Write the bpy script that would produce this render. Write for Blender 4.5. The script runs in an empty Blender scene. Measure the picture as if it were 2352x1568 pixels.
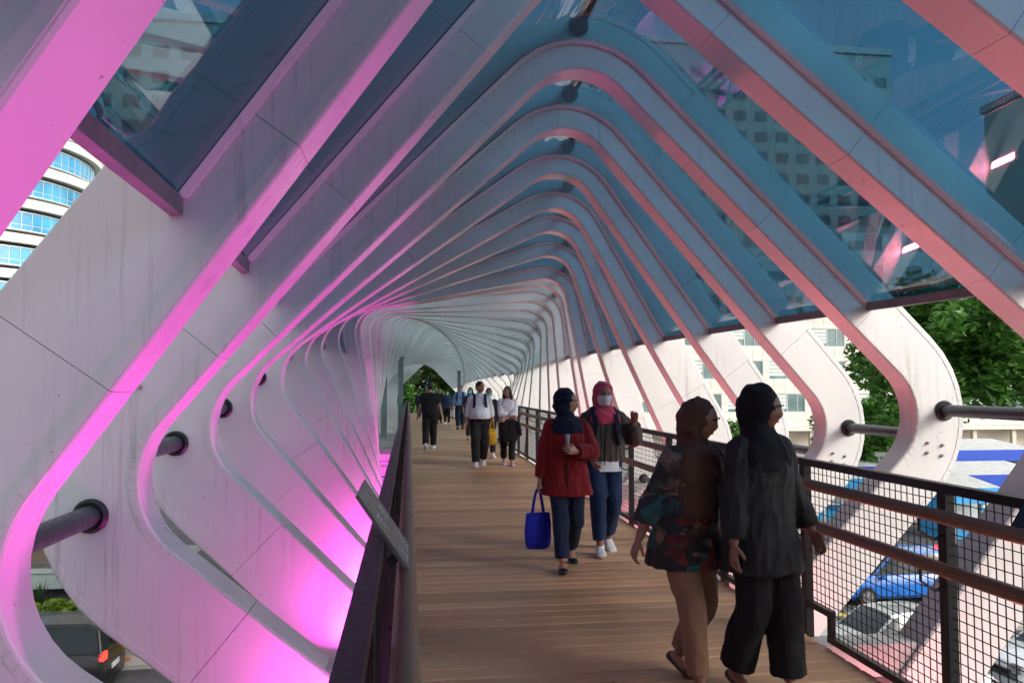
import bpy, math, random
import numpy as np
from mathutils import Vector, Matrix

# ------------------------------------------------------------------ camera, world, sun, exposure
SC = bpy.context.scene
COL = SC.collection
cd = bpy.data.cameras.new('camera'); CAM = bpy.data.objects.new('camera', cd); COL.objects.link(CAM)
cd.sensor_width = 36.0; cd.lens = 1800/2352*36; cd.clip_start = .05; cd.clip_end = 2000
PSI, PIT = math.radians(7.458), math.radians(3.216)
CAM.location = (0, 0, 1.6)
CAM.rotation_euler = (math.pi/2+PIT, 0, -PSI)
SC.camera = CAM
W = bpy.data.worlds.new('World'); SC.world = W; W.use_nodes = True
SUN_DIR = Vector((1.0, -.75, .62)).normalized()         # towards the sun
elev = math.asin(SUN_DIR.z); azim = math.atan2(SUN_DIR.x, SUN_DIR.y)
nt = W.node_tree
bg = nt.nodes['Background']; sky = nt.nodes.new('ShaderNodeTexSky')
sky.sky_type = 'NISHITA'; sky.sun_disc = False; sky.sun_elevation = elev; sky.sun_rotation = azim
sky.air_density = 1.0; sky.dust_density = 6.0; sky.ozone_density = 1.0; sky.altitude = 10
hs = nt.nodes.new('ShaderNodeHueSaturation'); hs.inputs['Saturation'].default_value = .45; hs.inputs['Value'].default_value = 1.25   # thin even cloud
nt.links.new(sky.outputs[0], hs.inputs['Color'])
cloud = nt.nodes.new('ShaderNodeMix'); cloud.data_type = 'RGBA'; cloud.inputs[0].default_value = .5; cloud.inputs[7].default_value = (5.2, 5.5, 5.9, 1)
nt.links.new(hs.outputs[0], cloud.inputs[6]); nt.links.new(cloud.outputs[2], bg.inputs[0]); bg.inputs[1].default_value = .13
sl = bpy.data.lights.new('sun', 'SUN'); sl.energy = 1.15; sl.angle = math.radians(18); sl.color = (1, .97, .93)
so = bpy.data.objects.new('sun', sl); COL.objects.link(so)
so.rotation_euler = SUN_DIR.to_track_quat('Z', 'Y').to_euler()
vs = SC.view_settings; vs.view_transform = 'Standard'; vs.look = 'None'; vs.exposure = .80; vs.gamma = 1
SC.cycles.use_denoising = True
SC.cycles.max_bounces = 7; SC.cycles.diffuse_bounces = 3; SC.cycles.glossy_bounces = 3
SC.cycles.transparent_max_bounces = 24; SC.cycles.sample_clamp_indirect = 6
SC.cycles.caustics_reflective = False; SC.cycles.caustics_refractive = False

# ------------------------------------------------------------------ helpers
rnd = random.Random(7)
NR = np.random.default_rng(11)
def tag(o, label=None, cat=None, group=None, kind=None):
    if label: o['label'] = label
    if cat: o['category'] = cat
    if group: o['group'] = group
    if kind: o['kind'] = kind
    return o
def empty(name, loc=(0, 0, 0), label=None, cat=None, group=None, rz=0):
    o = bpy.data.objects.new(name, None); COL.objects.link(o); o.location = loc; o.rotation_euler = (0, 0, rz)
    o.empty_display_size = .1
    return tag(o, label, cat, group)
def link(name, me, parent=None, loc=None, rot=None):
    o = bpy.data.objects.new(name, me); COL.objects.link(o)
    if parent is not None: o.parent = parent
    if loc is not None: o.location = loc
    if rot is not None: o.rotation_euler = rot
    return o
class MB:
    """collects vertices and faces of one mesh"""
    def __init__(s): s.v = []; s.f = []
    def add(s, vs_, fs):
        n = len(s.v); s.v += [tuple(map(float, p)) for p in vs_]; s.f += [tuple(i+n for i in q) for q in fs]; return s
    def box(s, c, d, M=None):
        x, y, z = d[0]/2, d[1]/2, d[2]/2
        P = [Vector((sx*x, sy*y, sz*z)) for sx in (-1, 1) for sy in (-1, 1) for sz in (-1, 1)]
        if M is not None: P = [M @ p for p in P]
        P = [p+Vector(c) for p in P]
        return s.add(P, [(0, 1, 3, 2), (4, 6, 7, 5), (0, 4, 5, 1), (2, 3, 7, 6), (0, 2, 6, 4), (1, 5, 7, 3)])
    def bbox(s, lo, hi):
        return s.box([(a+b)/2 for a, b in zip(lo, hi)], [b-a for a, b in zip(lo, hi)])
    def cham(s, c, d, b):
        """box with chamfered edges along its longest directions (24 verts)"""
        x, y, z = d[0]/2, d[1]/2, d[2]/2
        sec = [(y-b, z), (y, z-b), (y, -z+b), (y-b, -z), (-y+b, -z), (-y, -z+b), (-y, z-b), (-y+b, z)]
        P = [(c[0]+sx*x, c[1]+a, c[2]+e) for sx in (-1, 1) for a, e in sec]
        F = [(i, (i+1) % 8, 8+(i+1) % 8, 8+i) for i in range(8)]+[tuple(range(8))[::-1], tuple(range(8, 16))]
        return s.add(P, F)
    def bar(s, p, q, w, h, up=(0, 0, 1)):
        p, q = Vector(p), Vector(q); d = (q-p).normalized(); r = d.cross(Vector(up))
        if r.length < 1e-4: r = d.cross(Vector((1, 0, 0)))
        r.normalize(); u = r.cross(d)
        P = [e+r*(a*w/2)+u*(b*h/2) for e in (p, q) for a, b in ((-1, -1), (1, -1), (1, 1), (-1, 1))]
        return s.add(P, [(3, 2, 1, 0), (4, 5, 6, 7), (0, 1, 5, 4), (1, 2, 6, 5), (2, 3, 7, 6), (3, 0, 4, 7)])
    def tube(s, pts, r, n=8, cap=True):
        pts = [Vector(p) for p in pts]; rr = r if hasattr(r, '__len__') else [r]*len(pts)
        base = len(s.v); up = None
        for i, p in enumerate(pts):
            d = (pts[min(i+1, len(pts)-1)]-pts[max(i-1, 0)]).normalized()
            if up is None:
                a = Vector((0, 0, 1)) if abs(d.z) < .9 else Vector((1, 0, 0)); up = (a-d*a.dot(d)).normalized()
            else: up = (up-d*up.dot(d)).normalized()
            b = d.cross(up)
            for k in range(n):
                t = 2*math.pi*k/n; s.v.append(tuple(p+(up*math.cos(t)+b*math.sin(t))*rr[i]))
        for i in range(len(pts)-1):
            for k in range(n):
                a = base+i*n+k; b = base+i*n+(k+1) % n; s.f.append((a, b, b+n, a+n))
        if cap:
            s.f.append(tuple(range(base, base+n))[::-1]); e = base+(len(pts)-1)*n; s.f.append(tuple(range(e, e+n)))
        return s
    def rings(s, R, closed=True, cap=True):
        """skin a list of rings (equal length lists of points)"""
        n = len(R[0]); base = len(s.v)
        for r in R: s.v += [tuple(map(float, p)) for p in r]
        for i in range(len(R)-1):
            for k in range(n if closed else n-1):
                a = base+i*n+k; b = base+i*n+(k+1) % n; s.f.append((a, b, b+n, a+n))
        if cap:
            s.f.append(tuple(range(base, base+n))[::-1]); e = base+(len(R)-1)*n; s.f.append(tuple(range(e, e+n)))
        return s
    def mesh(s, name, mat=None, smooth=None):
        me = bpy.data.meshes.new(name); me.from_pydata(s.v, [], s.f); me.validate(); me.update()
        if mat is not None: me.materials.append(mat)
        if smooth is not None:
            me.polygons.foreach_set('use_smooth', [True]*len(me.polygons)); me.set_sharp_from_angle(angle=math.radians(smooth))
        return me
    def build(s, name, mat=None, parent=None, smooth=None, loc=None, rot=None):
        return link(name, s.mesh(name, mat, smooth), parent, loc, rot)

# ------------------------------------------------------------------ materials (procedural)
def nodes(name):
    m = bpy.data.materials.new(name); m.use_nodes = True
    return m, m.node_tree, m.node_tree.nodes['Principled BSDF']
def ramp(t, fac, stops):
    r = t.nodes.new('ShaderNodeValToRGB'); t.links.new(fac, r.inputs[0])
    while len(r.color_ramp.elements) < len(stops): r.color_ramp.elements.new(.5)
    for e, (p, c) in zip(r.color_ramp.elements, stops):
        e.position = p; e.color = (*c, 1) if hasattr(c, '__len__') else (c, c, c, 1)
    return r.outputs[0]
def coords(t, kind='Object', scale=(1, 1, 1)):
    if kind == 'World': o = t.nodes.new('ShaderNodeNewGeometry').outputs['Position']
    else: o = t.nodes.new('ShaderNodeTexCoord').outputs[kind]
    mp = t.nodes.new('ShaderNodeMapping'); mp.inputs['Scale'].default_value = scale; t.links.new(o, mp.inputs[0])
    return mp.outputs[0]
def noise(t, vec, scale, detail=4, rough=.55):
    n = t.nodes.new('ShaderNodeTexNoise'); n.inputs['Scale'].default_value = scale; n.inputs['Detail'].default_value = detail
    n.inputs['Roughness'].default_value = rough; t.links.new(vec, n.inputs[0]); return n.outputs[0]
def mixc(t, fac, a, b, mode='MIX'):
    m = t.nodes.new('ShaderNodeMix'); m.data_type = 'RGBA'; m.blend_type = mode
    for i, v in ((0, fac), (6, a), (7, b)):
        if hasattr(v, 'is_linked'): t.links.new(v, m.inputs[i])
        elif i == 0: m.inputs[0].default_value = v
        else: m.inputs[i].default_value = (*v, 1)
    return m.outputs[2]
def bump(t, b, h, strength=.2, dist=.01):
    n = t.nodes.new('ShaderNodeBump'); n.inputs['Strength'].default_value = strength; n.inputs['Distance'].default_value = dist
    t.links.new(h, n.inputs['Height']); t.links.new(n.outputs[0], b.inputs['Normal'])
def mat(name, c, rough=.6, metal=0., var=.12, scale=6., kind='Object', bmp=0., bscale=None, spec=None, coat=0., alpha=None):
    """plain surface: base colour with soft variation, roughness variation and optional fine relief"""
    m, t, b = nodes(name)
    v = coords(t, kind); n = noise(t, v, scale)
    lo = tuple(max(0, x*(1-var)) for x in c); hi = tuple(min(1, x*(1+var)) for x in c)
    t.links.new(ramp(t, n, [(.3, lo), (.7, hi)]), b.inputs['Base Color'])
    t.links.new(ramp(t, noise(t, v, scale*2.3, 3), [(.3, max(.02, rough-.08)), (.7, min(1, rough+.08))]), b.inputs['Roughness'])
    b.inputs['Metallic'].default_value = metal
    if spec is not None: b.inputs['Specular IOR Level'].default_value = spec
    if coat: b.inputs['Coat Weight'].default_value = coat; b.inputs['Coat Roughness'].default_value = .06
    if bmp: bump(t, b, noise(t, v, bscale or scale*8, 5), bmp)
    return m
def emis(name, c, s):
    m, t, b = nodes(name); b.inputs['Base Color'].default_value = (*c, 1); b.inputs['Emission Color'].default_value = (*c, 1)
    b.inputs['Emission Strength'].default_value = s; return m

def rib_paint():
    m, t, b = nodes('rib_paint')
    v = coords(t, 'World'); base = noise(t, v, .9, 5)
    c = ramp(t, base, [(.3, (.66, .645, .63)), (.7, (.78, .765, .745))])
    st = noise(t, coords(t, 'World', (13, 13, .6)), 1.6, 8, .68)          # rain streaks running down
    blot = noise(t, v, .55, 3)
    mul = t.nodes.new('ShaderNodeMath'); mul.operation = 'MULTIPLY'
    t.links.new(ramp(t, st, [(.53, 0.), (.68, 1.)]), mul.inputs[0]); t.links.new(ramp(t, blot, [(.46, 0.), (.64, 1.)]), mul.inputs[1])
    k = t.nodes.new('ShaderNodeMath'); k.operation = 'MULTIPLY'; t.links.new(mul.outputs[0], k.inputs[0]); k.inputs[1].default_value = .45
    c = mixc(t, k.outputs[0], c, (.30, .29, .27))
    sp = noise(t, v, 38, 2); sm = t.nodes.new('ShaderNodeMath'); sm.operation = 'GREATER_THAN'; t.links.new(sp, sm.inputs[0]); sm.inputs[1].default_value = .745
    c = mixc(t, sm.outputs[0], c, (.25, .23, .2))
    t.links.new(c, b.inputs['Base Color'])
    t.links.new(ramp(t, noise(t, v, 3, 4), [(.3, .26), (.7, .42)]), b.inputs['Roughness'])
    bump(t, b, noise(t, v, 1.7, 2), .12, .02)
    return m
def plank_mat():
    m, t, b = nodes('composite_plank')
    oi = t.nodes.new('ShaderNodeObjectInfo')
    grain = noise(t, coords(t, 'World', (2.5, 30, 30)), 2.2, 5, .55)
    worn = noise(t, coords(t, 'World'), 1.1, 5)
    c = ramp(t, grain, [(.2, (.42, .235, .125)), (.8, (.58, .345, .19))])
    c = mixc(t, ramp(t, worn, [(.35, 0.), (.75, .55)]), c, (.62, .42, .265))
    hsv = t.nodes.new('ShaderNodeHueSaturation'); t.links.new(c, hsv.inputs['Color'])
    t.links.new(ramp(t, oi.outputs['Random'], [(0, .78), (1, 1.18)]), hsv.inputs['Value']); 
    t.links.new(hsv.outputs[0], b.inputs['Base Color'])
    t.links.new(ramp(t, worn, [(.3, .38), (.7, .55)]), b.inputs['Roughness'])
    bump(t, b, grain, .1, .003)
    return m
def wood_rail():
    m, t, b = nodes('brown_handrail')
    g = noise(t, coords(t, 'World', (20, .8, 20)), 3, 5)
    t.links.new(ramp(t, g, [(.3, (.16, .08, .045)), (.7, (.27, .15, .088))]), b.inputs['Base Color'])
    t.links.new(ramp(t, g, [(.3, .3), (.7, .5)]), b.inputs['Roughness']); bump(t, b, g, .2, .003)
    return m
def glass_mat(name, tint, refl=1.0, ior=1.5, rough=.02):
    m, t, b = nodes(name); t.nodes.remove(b)
    out = t.nodes['Material Output']
    tr = t.nodes.new('ShaderNodeBsdfTransparent'); gl = t.nodes.new('ShaderNodeBsdfGlossy'); gl.inputs['Roughness'].default_value = rough
    dirt = noise(t, coords(t, 'World'), .8, 5)
    t.links.new(ramp(t, dirt, [(.3, tint), (.75, tuple(x*.8 for x in tint))]), tr.inputs[0])
    gl.inputs['Color'].default_value = (.9, .95, 1, 1)
    fr = t.nodes.new('ShaderNodeLayerWeight'); fr.inputs[0].default_value = .5
    pw = t.nodes.new('ShaderNodeMath'); pw.operation = 'POWER'; t.links.new(fr.outputs['Facing'], pw.inputs[0]); pw.inputs[1].default_value = 4.0
    mu = t.nodes.new('ShaderNodeMath'); mu.operation = 'MULTIPLY_ADD'; mu.use_clamp = True; t.links.new(pw.outputs[0], mu.inputs[0]); mu.inputs[1].default_value = refl*.6; mu.inputs[2].default_value = .05*refl
    mx = t.nodes.new('ShaderNodeMixShader'); t.links.new(mu.outputs[0], mx.inputs[0]); t.links.new(tr.outputs[0], mx.inputs[1]); t.links.new(gl.outputs[0], mx.inputs[2])
    t.links.new(mx.outputs[0], out.inputs[0]); return m
M = dict(
    rib=rib_paint(), plank=plank_mat(), handrail=wood_rail(),
    glass=glass_mat('blue_roof_glass', (.22, .42, .54), 1.5), glass_brighten=glass_mat('brightening_roof_glass', (.55, .66, .72), 1.3),  # second glass made clearer only to let more light into the far bays
    black=mat('black_powdercoat', (.012, .012, .014), .42, 0, .2, 30),
    wire=mat('dark_wire', (.02, .02, .022), .45, .4, .2, 30),
    bar=mat('glazing_bar', (.20, .20, .19), .5, .2, .15, 5),
    tube=mat('charcoal_tube', (.055, .065, .075), .38, .2, .15, 8),
    rubber=mat('black_rubber', (.012, .012, .013), .5),
    steel=mat('bolt_steel', (.45, .45, .45), .35, .9),
    galv=mat('grey_bracket', (.38, .39, .40), .5, .1, .2, 5, bmp=.1),
    column=mat('grey_green_column', (.20, .26, .27), .45, .1, .12, 3),
    underside=mat('deck_steel', (.18, .18, .18), .6),
    asphalt=mat('asphalt', (.075, .075, .078), .85, 0, .3, 1.2, 'World', .3, 60),
    concrete=mat('concrete', (.36, .35, .33), .8, 0, .2, 1.0, 'World', .2, 40),
    paving=mat('paving', (.30, .29, .27), .8, 0, .2, 2.0, 'World', .2, 30),
    white=mat('white_paint', (.74, .74, .72), .5, 0, .08, 3),
    yellow=mat('yellow_kerb_paint', (.62, .42, .03), .6, 0, .2, 3),
)
# ------------------------------------------------------------------ bridge geometry
A_, R_, XC, ZC, WB = 2.243, .508, 1.441, 1.308, .252
GLASS_D, ZG = .25, 2.32
RIBY = [-19.4, -17.8, -16.2, -14.6, -13., -11.4, -9.8, -8.2, -6.6, -5., -3.4, -1.8, -.2, 1.445, 3.13, 4.684, 6.358, 7.872, 9.524, 11.169, 12.51, 14.22, 16.228, 17.043, 19.03, 20.5, 21.96, 23.86]
RIBT = [-23., -18.8, -14.6, -10.4, -6.2, -2., 2.2, 6.4, 10.6, 14.8, 19., 23., 27., 31.0, 35.1, 39.3, 44.3, 48.4, 53.9, 59.9, 65.2, 71.85, 78.9, 81.1, 85.2, 88.1, 91.1, 95.2]
while RIBY[-1] < 68.5:
    RIBY.append(RIBY[-1]+1.62); RIBT.append(95.2+(RIBY[-1]-23.86)*2.876)
def drop(y): return 0. if y < 18 else -.8*((y-18)/51)**1.4
def depth_at(k, f=None):
    D = (.45, .50, .56, .50); return D[k % 4] if f is None else D[k % 4]*(1-f)+D[(k+1) % 4]*f
def curve_samples(narc=9):
    """list of (u, v, nu, nv, web depth, s) round the rib's inner edge, unrotated; s = k + fraction"""
    out = []; c = A_-R_
    for k in range(4):
        cx, cy = [(1, 1), (-1, 1), (-1, -1), (1, -1)][k]
        for i in range(narc+1):
            t = math.pi/2*(k+i/narc)
            out.append((cx*c+R_*math.cos(t), cy*c+R_*math.sin(t), math.cos(t), math.sin(t), depth_at(k), ('arc', k, i)))
    return out
ARC = curve_samples()
def arc_pts(k, narc=9): return [p[:5] for p in ARC[k*(narc+1):(k+1)*(narc+1)]]
def straight_pt(k, f):
    a = arc_pts(k)[-1]; b = arc_pts((k+1) % 4)[0]
    return (a[0]+(b[0]-a[0])*f, a[1]+(b[1]-a[1])*f, a[2], a[3], depth_at(k, f))
E1 = .0014/3.47
JOINTS = (.16, .52, .86)
def piece_paths():
    P = []
    for k in range(4):
        P.append([straight_pt((k-1) % 4, JOINTS[2]+E1)]+arc_pts(k)+[straight_pt(k, JOINTS[0]-E1)])
        P.append([straight_pt(k, JOINTS[0]+E1), straight_pt(k, (JOINTS[0]+JOINTS[1])/2), straight_pt(k, JOINTS[1]-E1)])
        P.append([straight_pt(k, JOINTS[1]+E1), straight_pt(k, (JOINTS[1]+JOINTS[2])/2), straight_pt(k, JOINTS[2]-E1)])
    return P
def sweep(path, sec):
    """sec: list of (d, y) with d a number or a function of the web depth"""
    mb = MB(); R = []
    for u, v, nu, nv, D in path:
        R.append([(u+nu*(d(D) if callable(d) else d), y, v+nv*(d(D) if callable(d) else d)) for d, y in sec])
    return mb.rings(R)
CH = .008
SEC = [(0, CH), (0, WB-CH), (CH, WB), (lambda D: D-CH, WB), (lambda D: D, WB-CH), (lambda D: D, CH), (lambda D: D-CH, 0), (CH, 0)]
PIECES = [sweep(p, SEC).mesh('panel', M['rib'], 30) for p in piece_paths()]
def trim_mesh(k):
    """edge strip on the web face round corner k, folded in short notched tabs; inner and outer edge"""
    mb = MB(); a = arc_pts(k, 9)
    n = 14
    for d0, d1 in ((.014, .05), (None, None)):
        for i in range(n):
            P = []
            for t in (math.pi/2*(k+(i+.06)/n), math.pi/2*(k+(i+.94)/n)):
                cx, cy = [(1, 1), (-1, 1), (-1, -1), (1, -1)][k]; c = A_-R_
                D = depth_at(k); e0, e1 = (d0, d1) if d0 is not None else (D-.05, D-.014)
                for d in (e0, e1):
                    for y in (-.004, .002):
                        P.append((cx*c+(R_+d)*math.cos(t), y, cy*c+(R_+d)*math.sin(t)))
            mb.add(P, [(0, 4, 6, 2), (0, 1, 5, 4), (2, 6, 7, 3), (0, 2, 3, 1), (4, 5, 7, 6)])
        for kk, fs in ((k, (0, JOINTS[0]-E1)), ((k-1) % 4, (JOINTS[2]+E1, 1))):
            R = []
            for f in fs:
                u, v, nu, nv, D = straight_pt(kk, f); e0, e1 = (d0, d1) if d0 is not None else (D-.05, D-.014)
                R.append([(u+nu*e0, .002, v+nv*e0), (u+nu*e0, -.004, v+nv*e0), (u+nu*e1, -.004, v+nv*e1), (u+nu*e1, .002, v+nv*e1)])
            mb.rings(R)
    return mb.mesh('edge_trim', M['rib'])
TRIMS = [trim_mesh(k) for k in range(4)]
def ls_mesh(k):
    mb = MB()
    for f0, f1 in ((JOINTS[0]+E1, JOINTS[1]-E1), (JOINTS[1]+E1, JOINTS[2]-E1)):
        R = []
        for f in (f0, f1):
            u, v, nu, nv, D = straight_pt(k, f)
            R.append([(u+nu*.014, .002, v+nv*.014), (u+nu*.014, -.004, v+nv*.014), (u+nu*.05, -.004, v+nv*.05), (u+nu*.05, .002, v+nv*.05)])
        mb.rings(R)
    return mb.mesh('edge_trim', M['rib'])
LTRIMS = [ls_mesh(k) for k in range(4)]
BOLT = MB().tube([(0, .004, 0), (0, -.012, 0)], .016, 6).tube([(0, -.010, 0), (0, -.03, 0)], .008, 6).mesh('bolt', M['steel'], 40)
def polar(r, deg): return (r*math.cos(math.radians(deg)), r*math.sin(math.radians(deg)))
NEAR0, NEAR1 = 12, 26
for i, (y, th) in enumerate(zip(RIBY, RIBT)):
    e = empty('bridge_rib', (XC, y, ZC+drop(y)), 'white rounded portal rib with its inner band washed pink by LED light' if i <= 24 else 'white rounded portal rib of the far pale stretch without pink light', 'rib', 'portal ribs washed pink' if i <= 24 else 'portal ribs of the far stretch')
    e.rotation_euler = (0, math.radians(th), 0)
    for me in PIECES: link('panel', me, e)
    if NEAR0 <= i <= NEAR1:
        for k in range(4): link('edge_trim', TRIMS[k], e); link('edge_trim', LTRIMS[k], e)
    if 14 <= i <= 19:
        for ang, offs in ((225, ((3.05, 12.5), (2.97, 11.2), (3.08, 10.4))), (45, ((3.06, -4.6), (3.2, -4.8), (3.06, -6.2), (3.2, -6.4)))):
            for r_, da in offs:
                if ang == 225: da = -da
                u, v = polar(r_, ang+da); link('bolt', BOLT, e, (u, 0, v))
RB = lambda th, u, v: (XC+u*math.cos(th)+v*math.sin(th), ZC-u*math.sin(th)+v*math.cos(th))
# bracing tubes between neighbouring ribs, straight along the bridge
for i in range(12, 34):
    y0, y1 = RIBY[i]+WB, RIBY[i+1]; th = math.radians(RIBT[i+1])
    for ang, r_, nm in ((227, 3.225, 'left'), (45.6, 3.22, 'right'), (135, 3.33, 'top')):
        u, v = polar(r_, ang); x, z = RB(th, u, v); z += drop(y1)
        e = empty('bracing_tube', (x, (y0+y1)/2, z),
                  {'left': 'charcoal bracing tube with black collar joining two ribs on the plaque side', 'right': 'charcoal bracing tube with black collar joining two ribs on the stalls side', 'top': 'dark bracing tube joining two rib tops above the glass roof'}[nm],
                  'tube', 'bracing tubes between the ribs')
        L = (y1-y0)/2
        rr = .052 if nm != 'left' else .06
        MB().tube([(0, -L+.001, 0), (0, L-.001, 0)], rr, 20).build('tube', M['tube'], e, 40)
        for s_ in (-1, 1):
            mb = MB(); R = []
            for rad, yy in ((rr+.002, L-.03), (rr+.02, L-.034), (rr+.036, L-.016), (rr+.036, L-.002), (rr+.002, L-.002)):
                R.append([(rad*math.cos(2*math.pi*q/20), s_*yy, rad*math.sin(2*math.pi*q/20)) for q in range(20)])
            mb.rings(R, cap=False).build('collar', M['rubber'], e, 40)
# roof glazing between ribs
def offset_curve(th, d, n=60):
    pts = []
    for k in range(4):
        for p in arc_pts(k): pts.append((p[0]+p[2]*d, p[1]+p[3]*d))
        for j in range(1, 12):
            p = straight_pt(k, j/12); pts.append((p[0]+p[2]*d, p[1]+p[3]*d))
    return [RB(th, *p) for p in pts]
def roof_arc(th, d, n):
    P = offset_curve(th, d); N = len(P); up = [p[1] >= ZG for p in P]
    s0 = next(i for i in range(N) if up[i] and not up[i-1])
    seq = []; a, b = P[s0-1], P[s0]; t = (ZG-a[1])/(b[1]-a[1]); seq.append((a[0]+(b[0]-a[0])*t, ZG))
    i = s0
    while up[i % N]: seq.append(P[i % N]); i += 1
    a, b = P[(i-1) % N], P[i % N]; t = (ZG-a[1])/(b[1]-a[1]); seq.append((a[0]+(b[0]-a[0])*t, ZG))
    seq = np.array(seq); L = np.r_[0, np.cumsum(np.hypot(*np.diff(seq, axis=0).T))]; s = np.linspace(0, L[-1], n)
    return np.stack([np.interp(s, L, seq[:, 0]), np.interp(s, L, seq[:, 1])], -1)
NG = 40
for i in range(len(RIBY)-1):
    y0, y1 = RIBY[i]+WB+.002, RIBY[i+1]-.002; t0, t1 = math.radians(RIBT[i]), math.radians(RIBT[i+1])
    e = empty('roof_glazing', (XC, y0, ZG+drop(y0)), 'blue tinted curved roof glass set between two white ribs', 'glass roof', 'roof glass bays between the ribs')
    o = Vector(e.location)
    rows = []
    for y, th in ((y0, t0), (y1, t1)):
        for d in (GLASS_D, GLASS_D+.012):
            a = roof_arc(th, d, NG); rows.append([(p[0]-o.x, y-o.y, p[1]+drop(y)-o.z) for p in a])
    g0, g0o, g1, g1o = rows
    MB().rings([[g0[j], g1[j], g1o[j], g0o[j]] for j in range(NG)]).build('glass_pane', M['glass'] if y0 < 16 else M['glass_brighten'], e, 60)  # far bays take the clearer glass added to brighten the tunnel
    for j, up in ((0, 1), (NG-1, 1)):
        a, b = Vector(g0[j]), Vector(g1[j]); a.z -= .032; b.z -= .032
        MB().bar(a, b, .05, .07).build('bottom_bar', M['bar'], e)
    R = []
    for p, q in zip(roof_arc(t1, GLASS_D-.035, NG), roof_arc(t1, GLASS_D-.003, NG)):
        R.append([(x-o.x, yy-o.y, z+drop(y1)-o.z) for x, z, yy in ((p[0], p[1], y1-.001), (p[0], p[1], y1-.016), (q[0], q[1], y1-.03), (q[0], q[1], y1-.001))])
    MB().rings(R).build('glazing_bead', M['rib'], e, 30)
# ------------------------------------------------------------------ deck
DX0, DX1 = -.085, 2.55
deck = tag(MB().bbox((DX0+.02, -20, -.32), (DX1-.02, 18, -.032)).build('deck', M['underside']), kind='structure')
mb = MB(); ys = [18+i*1.5 for i in range(37)]
mb.rings([[(DX0+.02, y, -.32+drop(y)), (DX1-.02, y, -.32+drop(y)), (DX1-.02, y, -.032+drop(y)), (DX0+.02, y, -.032+drop(y))] for y in ys])
mb.build('deck_frame', M['underside'], deck)
PW, PG = .136, .015
PL = MB().cham((0, 0, 0), (DX1-DX0, PW, .03), .007).mesh('plank', M['plank'])
y = -20.; far = MB(); n = 0
while y < 71.5:
    if 1.4 < y < 24: link('plank', PL, deck, ((DX0+DX1)/2+rnd.uniform(-.004, .004), y, -.0155+drop(y)+rnd.uniform(-.001, .001)))
    else: far.cham(((DX0+DX1)/2, y, -.0155+drop(y)), (DX1-DX0, PW, .03), .007)
    y += PW+PG
tag(far.build('plank', M['plank'], deck), kind='stuff')
MB().bbox((DX1-.018, -20, -.30), (DX1+.012, 18, -.035)).build('edge_beam', M['galv'], deck)
MB().bbox((DX0-.012, -20, -.30), (DX0+.018, 18, -.035)).build('edge_beam', M['galv'], deck)
# brackets tying the deck to each rib
for i in range(12, 32):
    y = RIBY[i]; th = math.radians(RIBT[i]); dz = drop(y)
    for side in (1, -1):
        # horizontal outrigger from deck edge out to the rib's inner face
        n = (math.cos(-th), math.sin(-th)) if side > 0 else (math.cos(math.radians(270)-th), math.sin(math.radians(270)-th))
        z = -.13
        if abs(n[0]) < .2: continue
        xr = XC+(A_+.1-(z-ZC)*n[1])/n[0]
        x0 = DX1+.013 if side > 0 else DX0-.013
        if side > 0 and not x0+.05 < xr < x0+1.6: continue
        if side < 0 and not x0-1.6 < xr < x0-.05: continue
        b = tag(MB().bar((x0, y+WB/2, z+dz), (xr, y+WB/2, z+dz), .2, .2).build('deck_bracket', M['galv']),
                'grey steel bracket tying the walkway deck to a rib', 'bracket', 'brackets between deck and ribs')
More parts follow.
